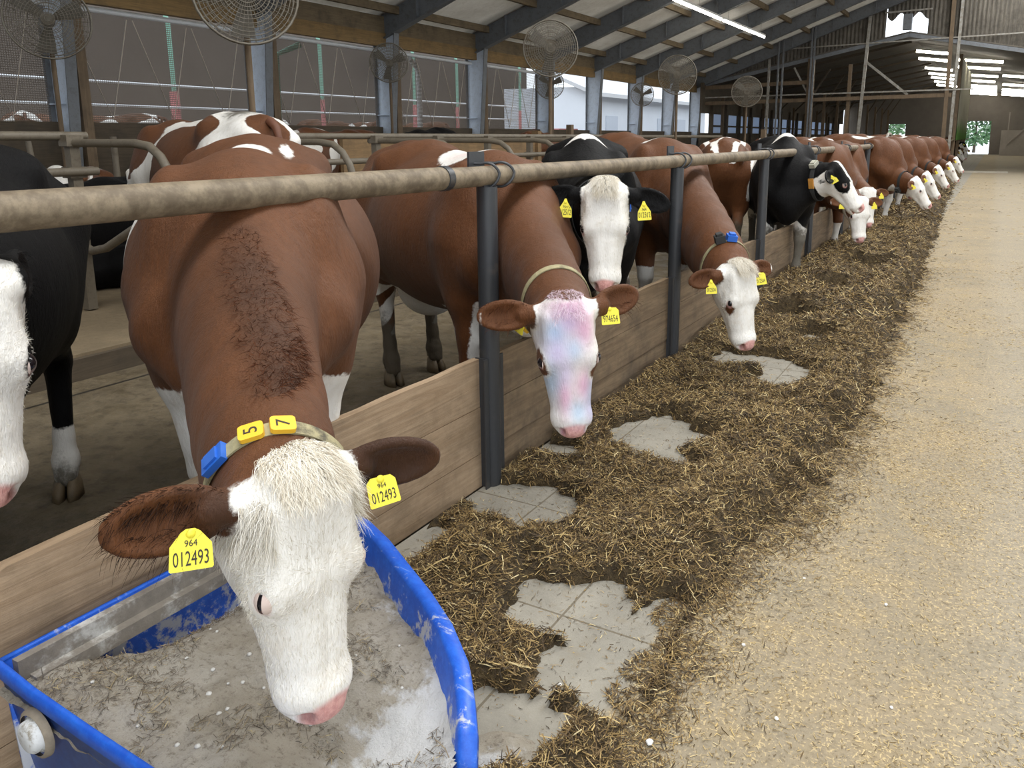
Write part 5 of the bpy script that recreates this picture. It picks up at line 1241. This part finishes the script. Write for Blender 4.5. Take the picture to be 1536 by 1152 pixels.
cblaze = make_cow('cow', 'black cow with a white blaze and jaw turning its head sideways under the rail', M['black'], (-2.10, 9.02, ZF), (.36, -.93), coat_c6, s=1.06, hs=1.0, peak=.12, poll=(-1.33, 8.24, 1.255), A=(.50, .05, -.80), N=(.80, -.10, .50),
    ears=[(.30, -.12, -1), (.32, -.05, 1)], res=RES_MID, nt=(-1.80, 8.38, 1.20), nb=(-1.72, 8.36, .74), group='cows feeding along the rail')
def coat_c7(c):
    wf = white_face(c, .10, 1.0); p = vmax(*[vmin(Hb(c, .16, -.10, e * .10, .08, .07, .06), near_head(c)) for e in (-1, 1)])
    return {'white': vmax(vmin(wf, -p), Bl(c, -.2, -.2, 1.36, .2, .2, .1), Bl(c, .15, -.6, 1.36, .2, .2, .1), body(c, .4 - c.z)), 'dirt': leg_dirt(c, .4)}
c7 = make_cow('cow', 'brown cow eating from the silage just below the muzzle of the black cow', M['brown'], (-2.18, 11.2, ZF), (.55, -.83), coat_c7, s=1.05, poll=(-1.32, 9.88, .80), A=(.10, -.12, -1), N=(.55, -.80, .05), ears=[(.1, -.2, -1), (-.02, -.2, 1)], res=RES_MID, nt=(-1.74, 10.3, 1.05), nb=(-1.74, 10.3, .62), group='cows feeding along the rail')
def coat_c8(c):
    wf = white_face(c, .10, .9); return {'white': vmax(wf, Bl(c, 0, .1, 1.42, .16, .3, .09), Bl(c, -.2, -.5, 1.36, .14, .2, .14), Bl(c, .3, .2, 1.1, .1, .1, .3), body(c, .62 - c.z + .1 * np.sin(c.y * 8))), 'dirt': leg_dirt(c, .35)}
c8 = make_cow('cow', 'brown cow with a white face stretching down to eat beyond the fifth steel post', M['brown'], (-2.06, 14.85, ZF), (.72, -.69), coat_c8, s=1.09, hs=1.03, poll=(-1.05, 14.06, .87), A=(.45, .02, -.80), N=(.82, -.15, .50), ears=[(.25, -.2, -1), (.25, -.1, 1)], res=RES_MID, nt=(-1.68, 14.45, 1.10), nb=(-1.62, 14.4, .62), group='cows feeding along the rail')
# ---------------------------------------------------------------- cows in the cubicles and in the yard
def coat_plain(c): return {'white': vmax(white_face(c, .09, .9), body(c, .35 - c.z), Bl(c, 0, .6, .7, .2, .2, .2)), 'dirt': leg_dirt(c, .5)}
def coat_patchy(c):
    n = .12 * np.sin(c.y * 7 + 1.5 * np.sin(c.z * 6)) * 1 + .1 * np.sin(c.z * 9 + c.x * 7)
    return {'white': vmax(white_face(c, .09, .9), vmin(n - .03, c.z * 0 + .3)), 'dirt': leg_dirt(c, .5)}
def coat_black(c): return {'white': vmax(vmin(Hb(c, .2, 0, 0, .2, .06, .04), near_head(c)), body(c, .25 - c.z)), 'dirt': leg_dirt(c, .4)}
up = dict(A=(0, .55, -.8), N=(0, .8, .55))
def generic(name, lab, mat, loc, h, coat, grp, **kw):
    h = unit(h); p = kw.pop('p', (.98, 1.36)); s = kw.get('s', 1.05)
    return make_cow(name, lab, mat, loc, h, coat, grp, poll=(loc[0] + h[0] * p[0] * s, loc[1] + h[1] * p[0] * s, loc[2] + p[1]), A=(h[0] * .55, h[1] * .55, -.8), N=(h[0] * .8, h[1] * .8, .55), res=RES_FAR, **kw)
kb = generic('cow', 'black cow whose long back shows above the wooden partition', M['black'], (-9.3, 12.0, .16), (.25, -.97), coat_black, 'cows in the cubicles')
kp = generic('cow', 'light brown cow whose back shows right of the black back above the partition end', M['brown'], (-8.9, 15.5, .12), (-.2, .98), coat_plain, 'cows in the cubicles')
kx = generic('cow', 'brown cow whose back shows just right of the spotted cow', M['brown'], (-9.0, 8.4, .12), (.3, -.95), coat_patchy, 'cows in the cubicles')
ky = generic('cow', 'black cow lying in the cubicle behind the dividers on the left', M['black'], (-7.35, 4.1, .14), (-.15, -.98), coat_black, 'lying cows', lying=True, p=(1.05, 1.0))
kz = generic('cow', 'red and white cow lying far left behind the cubicle pipes', M['brown'], (-9.6, 5.6, .14), (.75, -.66), coat_patchy, 'lying cows', lying=True, p=(1.02, 1.05))
for src, x, y, z, r, lab in ((kp, -10.9, 11.1, .12, 2.9, 'pale brown cow far behind, left of the wooden partition'), (kp, -6.2, 27.5, ZF, 1.2, 'brown cow resting behind the white-faced black cow'), (kx, -5.4, 24.6, ZF, -1.2, 'white-backed cow beyond the brown grazing cow'), (kb, -5.0, 31.0, ZF, .6, 'black cow far behind the blaze-faced cow'), (kz, -7.2, 6.9, .14, -2.35, 'brown cow with white face lying between the two front brown cows')):
    o = copy_tree(src.root); o.location = (x, y, z); o.rotation_euler.z = r; o['label'] = lab; o['group'] = 'cows in the cubicles'
for i, (y, r, x) in enumerate(((7.3, 1.6, -18.6), (9.6, 1.2, -18.4), (10.9, -1.4, -19.4), (11.6, 2.2, -18.2), (12.7, 1.9, -19.3), (16.4, 1.3, -18.6), (18.6, -1.5, -18.4), (20.8, 1.5, -18.6), (23.4, 1.7, -18.4))):
    o = copy_tree((kp, kx)[i % 2].root); o.location = (x, y, .52); o.rotation_euler.z = r
    o['label'] = ['brown cow in the yard at the far left edge', 'brown cow in the yard right of the nearest frame', 'brown and white cow in the yard behind the second net', 'brown cow in the yard left of the tall painted post', 'white marked cow in the yard just right of the painted post', 'brown cow in the yard behind the third net', 'brown and white cow in the yard, right in the third net', 'brown cow in the yard behind the fourth net', 'brown cow in the yard at the right of the fourth net'][i]; o['group'] = 'cows in the yard'
# ================================================================ hair, ear tags and collars of the front cows
def hair_mat(name, stops):
    n = NT(name); g = n.n('ShaderNodeNewGeometry'); n.base(n.ramp(g.outputs['Random Per Island'], stops), .75, 0, .12); return n.m
HW = hair_mat('white_hair_strands', [(0, (.50, .44, .34)), (.4, (.74, .70, .62)), (1, (.86, .83, .77))]); HC = hair_mat('cream_hair_strands', [(0, (.48, .40, .28)), (.4, (.74, .68, .57)), (1, (.88, .85, .78))])
HB = hair_mat('brown_hair_strands', [(0, (.028, .009, .004)), (.6, (.060, .019, .008)), (1, (.115, .038, .014))]); HD = hair_mat('dark_ear_hair', [(0, (.006, .004, .003)), (.7, (.028, .012, .007)), (1, (.07, .03, .015))]); HK = hair_mat('black_hair_strands', [(0, (.003, .003, .003)), (1, (.015, .014, .014))])
def normals(c):
    N_ = np.zeros(len(c.V) * 3, np.float32); c.body.data.vertices.foreach_get('normal', N_); return N_.reshape(-1, 3).astype(float)
def hair(c, name, mat, mask, n, length, width, dirf, bendf, curl=0., seg=3, jit=.004, seed=1, lift=-.002):
    q = np.random.default_rng(seed); idx = np.flatnonzero(mask)
    if len(idx) == 0: return None
    k = q.choice(idx, n); NN = c.nrm[k]; root = c.V[k] + q.normal(0, jit, (n, 3)) * (1 - np.abs(NN)) + NN * lift
    a, nn, s_ = c.ha[k], c.hn[k], c.hsd[k]; d = dirf(NN, a, nn, s_) + q.normal(0, .16, (n, 3)); d /= np.linalg.norm(d, axis=1)[:, None]
    L = q.uniform(*length, n); V, F = ribbons(root, d, L, width, bendf(NN, a, nn, s_) + q.normal(0, .10, (n, 3)), seg, curl, q)
    return mesh_np(name, V, F, mat, c.root, True)
def poll_tuft(c, n, L, mat, seed=2, back=.02, w=.075, front=.075, width=.0016, lumps=True):
    A, N, Sd = c.A, c.N, c.Sd; nh = near_head(c) > 0
    m = nh & (c.ha < front) & (c.ha > -.09) & (np.abs(c.hsd) < w) & (c.hn > -.10 - back)
    col = lambda v: np.asarray(v)[:, None]
    # hair grows up off the poll, parts in the middle and curls forward over the forehead
    return hair(c, 'poll_tuft', mat, m, n, L, width, lambda NN, a, nn, s_: NN * .75 - A * .35 + N * .35 + Sd * col(np.sign(s_) * .18),
        lambda NN, a, nn, s_: A * 1.25 + N * .45 + Sd * col(np.sign(s_) * .12), .010, 5, .004, seed)
def face_hair(c, n, mat, seed=3, L=(.008, .020), width=.0010):
    A, N, Sd = c.A, c.N, c.Sd; m = (near_head(c) > 0) & (c.ha > .0) & (c.ha < .45) & (c.hn > -.13) & (c.at['white'] > .004) & (c.at['pink'] < -.012) & ~(ear_zone(c) > -.01)
    col = lambda v: np.asarray(v)[:, None]
    def dirs(NN, a, nn, s_):                                  # whorl on the forehead: hair runs away from it
        da, ds = (a - .19), s_; r_ = np.sqrt(da ** 2 + ds ** 2) + .02; v = A * col(np.where(da < 0, da * .9, np.maximum(da, .02)) / r_) + Sd * col(ds / r_ + .35 * np.sin(a * 60 + s_ * 50))
        v = v - NN * (v * NN).sum(1)[:, None]; return v + NN * .22
    return hair(c, 'face_hair', mat, m, n, L, width, dirs, lambda NN, a, nn, s_: -NN * .25, .0015, 3, .004, seed)
def ear_fringe(c, n, mat, L=(.02, .05), seed=4, width=.0013, only=None):
    q = np.random.default_rng(seed); A, N, Sd = c.A, c.N, c.Sd
    for i_, ((base, d, u, w, Le), sg) in enumerate(zip(c.ears, (-1, 1))):
        if only not in (None, i_): continue
        t = q.uniform(.12, 1.0, n); side = q.choice((-1, 1, 1), n)
        wid = .060 * np.sqrt(np.clip(1 - ((t - .56) / .5) ** 2, 0, 1)); ins = q.uniform(.25, 1.0, n)
        p = base + d * (Le * t)[:, None] + u * (wid * side * ins)[:, None] + w * (.002 + .006 * (ins > .8))[:, None]
        P = c.poll + c.hs * (p[:, :1] * A + p[:, 1:2] * N + p[:, 2:] * Sd); dl = d * .8 + w * .55; dv = dl[0] * A + dl[1] * N + dl[2] * Sd; uv = u[0] * A + u[1] * N + u[2] * Sd
        D = dv + uv * (side * (-.35 + .9 * (ins > .8)))[:, None] + A * .25 + q.normal(0, .25, (n, 3)); D /= np.linalg.norm(D, axis=1)[:, None]
        V, F = ribbons(P, D, q.uniform(*L, n), width, q.normal(0, .15, (n, 3)) + A * .3, 3, 0, q)
        mesh_np('ear_hair', V, F, mat, c.root, True)
def ear_tag(c, i, lines, t=.45, drop=.05, out=.014, w=.066, h=.066, turn=0., tilt=0., pts=None, face=None, mat=None):
    base, d, u, wv, Le = c.ears[i]; A, N, Sd = c.A, c.N, c.Sd; hv = lambda v: v[0] * A + v[1] * N + v[2] * Sd
    p = base + d * Le * t + wv * out; P = c.poll + c.hs * hv(p); z = unit(hv(wv) if face is None else face(c)); dn = A if abs(A.dot(np.array((0, 0, 1)))) > .5 else np.array((0, 0, -1.))
    y = unit(-dn - z * (-dn).dot(z)); x = np.cross(y, z); R = Matrix.Rotation(turn, 3, 'Z')
    x, y = x * math.cos(turn) + y * math.sin(turn), y * math.cos(turn) - x * math.sin(turn); z, y = unit(z + y * tilt), unit(y - z * tilt)
    return tag_plate(c.root, mat_from(x, y, z, P - y * drop + z * .004), lines, w, h, mat, pts)
PENT = [(-.5, -.46), (-.46, -.5), (.46, -.5), (.5, -.46), (.46, .02), (.16, .42), (.07, .62), (-.07, .62), (-.16, .42), (-.46, .02)]
RECT = [(-.5, -.46), (-.46, -.5), (.46, -.5), (.5, -.46), (.47, .30), (.34, .46), (-.30, .50), (-.47, .34)]
for c in (c57, cchalk, cface, ceat, cleft, cblaze): c.nrm = normals(c)
cam_dir = lambda P: unit(np.array((0, 0, 1.5)) - P)
def to_local_dir(c, v):
    a = -c.root.rotation_euler.z; return np.array((v[0] * math.cos(a) - v[1] * math.sin(a), v[0] * math.sin(a) + v[1] * math.cos(a), v[2]))
def front(wx, wy, wz): return lambda c: to_local_dir(c, np.array((wx, wy, wz), float))
# --- cow 57
poll_tuft(c57, 5600, (.024, .040), HC, 2, -.01, .064, .014, .0020); face_hair(c57, 15000, HW); ear_fringe(c57, 620, HD, (.018, .045), 4, .0013, 1)
hair(c57, 'mane', HB, (c57.at['dark'] > .0) & ~((near_head(c57) > 0) & (ear_zone(c57) > -.03)) & (c57.hn < -.10), 4200, (.015, .04), .0014, lambda NN, a, nn, s_: NN * .45 + c57.A * .5, lambda NN, a, nn, s_: -NN * .2, .004, 3, .006, 9)
hair(c57, 'cheek_hair', HW, (near_head(c57) > 0) & (np.abs(c57.hsd) > .085) & (c57.ha > .02) & (c57.ha < .12) & (c57.at['white'] > 0) & ~(ear_zone(c57) > .01), 1500, (.02, .045), .0013, lambda NN, a, nn, s_: NN * .5 + c57.A * .5, lambda NN, a, nn, s_: c57.A * .5, .004, 4, .004, 10)
ear_tag(c57, 1, [('012493', -.22, .034, .55), ('964', .16, .015, .9)], .42, .050, .016, .068, .066, -.10, 0, PENT[:4] + [(.47, .12), (.22, .44), (.10, .52), (-.10, .52), (-.22, .44), (-.47, .12)], front(.80, -.52, .30))
ear_tag(c57, 0, [('012493', -.20, .030, .55), ('964', .18, .013, .9)], .40, .045, .016, .062, .058, .08, 0, RECT, front(.80, -.52, .30))
at, o = collar(c57, .945, 0, M['strap'], .034, .006)
def plate(at, ang, txt, root, w=.040, h=.046, tsz=.036, flip=1):
    p, dv, tv, d = at(ang, .004); mb = MB(); n = 8; k = .18
    P = [(math.copysign(.5 - k, cx) + k * math.cos(a), math.copysign(.5 - k, cy) + k * math.sin(a)) for cx, cy, a0 in ((1, 1, 0), (-1, 1, 90), (-1, -1, 180), (1, -1, 270)) for a in [math.radians(a0 + 30 * q) for q in range(4)]]
    mb.prism([(a * w, b_ * h, -.004) for a, b_ in P], (0, 0, .010)); o = mb.build('collar_plate', M['collar_yellow'], root)
    y = tv * flip; x = np.cross(y, dv); o.matrix_local = mat_from(x, y, dv, p)
    text_mesh('plate_number', txt, tsz, M['ink'], o, Matrix.Translation((0, -.001, .0064)), .0005, 1.15)
    return o
def buckle(at, ang, mat, root, name='buckle', size=(.05, .044, .018)):
    p, dv, tv, d = at(ang, size[2] * .4); mb = MB(); mb.box((0, 0, 0), size); mb.box((0, 0, size[2] * .6), (size[0] * .6, size[1] * .7, size[2] * .5)); o = mb.build(name, mat, root); o.matrix_local = mat_from(tv, d, dv, p); return o
SG = 1 if at(.5)[0].dot(c57.Sd) > at(-.5)[0].dot(c57.Sd) else -1      # which way round is the cow's right
plate(at, SG * .12, '7', c57.root, flip=SG); plate(at, SG * .50, '5', c57.root, flip=SG); buckle(at, SG * 1.12, M['blue_plastic'], c57.root, size=(.055, .042, .014))
# --- chalk-faced cow
M_ch = hair_mat('chalked_hair_strands', [(0, (.70, .52, .62)), (.5, (.76, .60, .70)), (1, (.80, .74, .78))])
poll_tuft(cchalk, 700, (.015, .03), M_ch, 5, .0, .06, .05, .0016); ear_fringe(cchalk, 300, HB, (.012, .03), 6)
ear_tag(cchalk, 0, [('974654', -.18, .034, .52)], .36, .045, .014, .066, .062, .03, 0, RECT, front(.47, -.86, .2)); ear_tag(cchalk, 1, [('974654', -.18, .034, .52)], .34, .045, .012, .064, .062, .5, 0, RECT, front(.2, .9, .2))
at2, o = collar(cchalk, .86, 0, M['strap'], .030, .006); buckle(at2, SG * 2.2, M['collar_yellow'], cchalk.root, 'collar_plate', (.03, .04, .01))
# --- white-faced black cow
poll_tuft(cface, 2600, (.03, .05), HC, 7, .0, .048, .035, .0022); face_hair(cface, 7000, HW, 8, (.008, .018), .0012); ear_fringe(cface, 350, HK, (.015, .04), 9)
for i_ in (0, 1): ear_tag(cface, i_, [('012512', -.20, .036, .52), ('964', .13, .016, .9)], .42, .062, .016, .064, .078, (.06, -.06)[i_], 0, PENT, front(.42, -.90, .1))
at3, o = collar(cface, .80, 0, M['strap_dark'], .034, .006); buckle(at3, -SG * 1.5, M['blue_plastic'], cface.root)
# --- grazing brown cow
poll_tuft(ceat, 2600, (.03, .05), HC, 11, .0, .052, .035, .0022); face_hair(ceat, 5000, HW, 12, (.008, .018), .0013); ear_fringe(ceat, 300, HB, (.012, .03), 13)
for i_ in (0, 1): ear_tag(ceat, i_, [('012504', -.20, .032, .52)], (.40, .40)[i_], .058, .014, .064, .074, (.04, -.08)[i_], 0, PENT if i_ else RECT, front(.45, -.88, .15))
at4, o = collar(ceat, .87, 0, M['strap'], .028, .006); buckle(at4, SG * .05, M['blue_plastic'], ceat.root, size=(.06, .05, .036)); buckle(at4, SG * .42, M['strap_dark'], ceat.root, 'transponder', (.06, .05, .045))
# --- blaze-faced cow and the left cow
ear_tag(cblaze, 1, [('012', -.2, .03, .6)], .45, .05, .016, .07, .075, 0, 0, PENT, front(.2, -.97, .1))
at5, o = collar(cblaze, .80, 0, M['strap_dark'], .045, .006); buckle(at5, SG * .55, simple('pale_buckle', (.45, .44, .36), .6), cblaze.root, 'transponder', (.09, .06, .04)); buckle(at5, SG * 1.75, simple('orange_plate', (.55, .26, .05), .5), cblaze.root, 'collar_plate', (.10, .055, .012))
face_hair(cleft, 5000, HW, 15, (.008, .018), .0011); ear_fringe(cleft, 200, HK, (.015, .04), 16)
at8, o = collar(c8, .86, 0, M['strap_dark'], .05, .006); buckle(at8, SG * 2.3, M['strap_dark'], c8.root, 'transponder', (.09, .07, .05))
ear_tag(c8, 1, [], .45, .05, .016, .07, .075, 0, 0, PENT, front(.2, -.97, .1)); ear_tag(c7, 1, [], .45, .05, .016, .07, .075, 0, 0, PENT, front(.5, -.85, .1)); ear_tag(c7, 0, [], .45, .05, .016, .07, .075, 0, 0, PENT, front(.5, -.85, .1))
# ---------------------------------------------------------------- farther cows along the rail
far_rail_cows = [(c7, -2.25, 13.0, -.05, 'brown cow with pale back patches hidden behind the blaze-faced black cow'), (c8, -2.10, 17.05, .06, 'brown cow eating behind the fifth post cow, second of the far group'), (c7, -2.15, 18.9, -.1, 'brown cow eating far along the rail, third of the far group'), (c8, -2.08, 20.8, .0, 'brown cow eating far along the rail, fourth of the far group'), (c8, -2.05, 23.4, .1, 'brown cow eating near the end of the rail, fifth of the far group'), (c7, -2.15, 26.2, .0, 'brown cow eating near the end of the rail, sixth of the far group'), (c8, -2.1, 29.5, .05, 'brown cow eating nearest to the gable post'),
    (c8, -2.5, 45.0, .0, 'nearest cow beside the green panel in the far hall'), (cblaze, -2.3, 47.6, .1, 'middle cow beside the green panel in the far hall'), (c7, -2.25, 50.6, .0, 'farthest cow beside the green panel in the far hall')]
for src, x, y, dr, lab in far_rail_cows:
    o = copy_tree(src.root); o.location = (x, y, ZF); o.rotation_euler.z = src.root.rotation_euler.z + dr; o['label'] = lab; o['group'] = 'cows feeding far along the rail'
for y, lab in ((44.5, 'nearer cow leaning in from the right edge of the far hall'), (46.6, 'farther cow leaning in from the right edge of the far hall')):
    o = copy_tree(c8.root); o.location = (3.05, y, ZF); o.rotation_euler.z = math.radians(100); o['label'] = lab; o['group'] = 'cows feeding far along the rail'
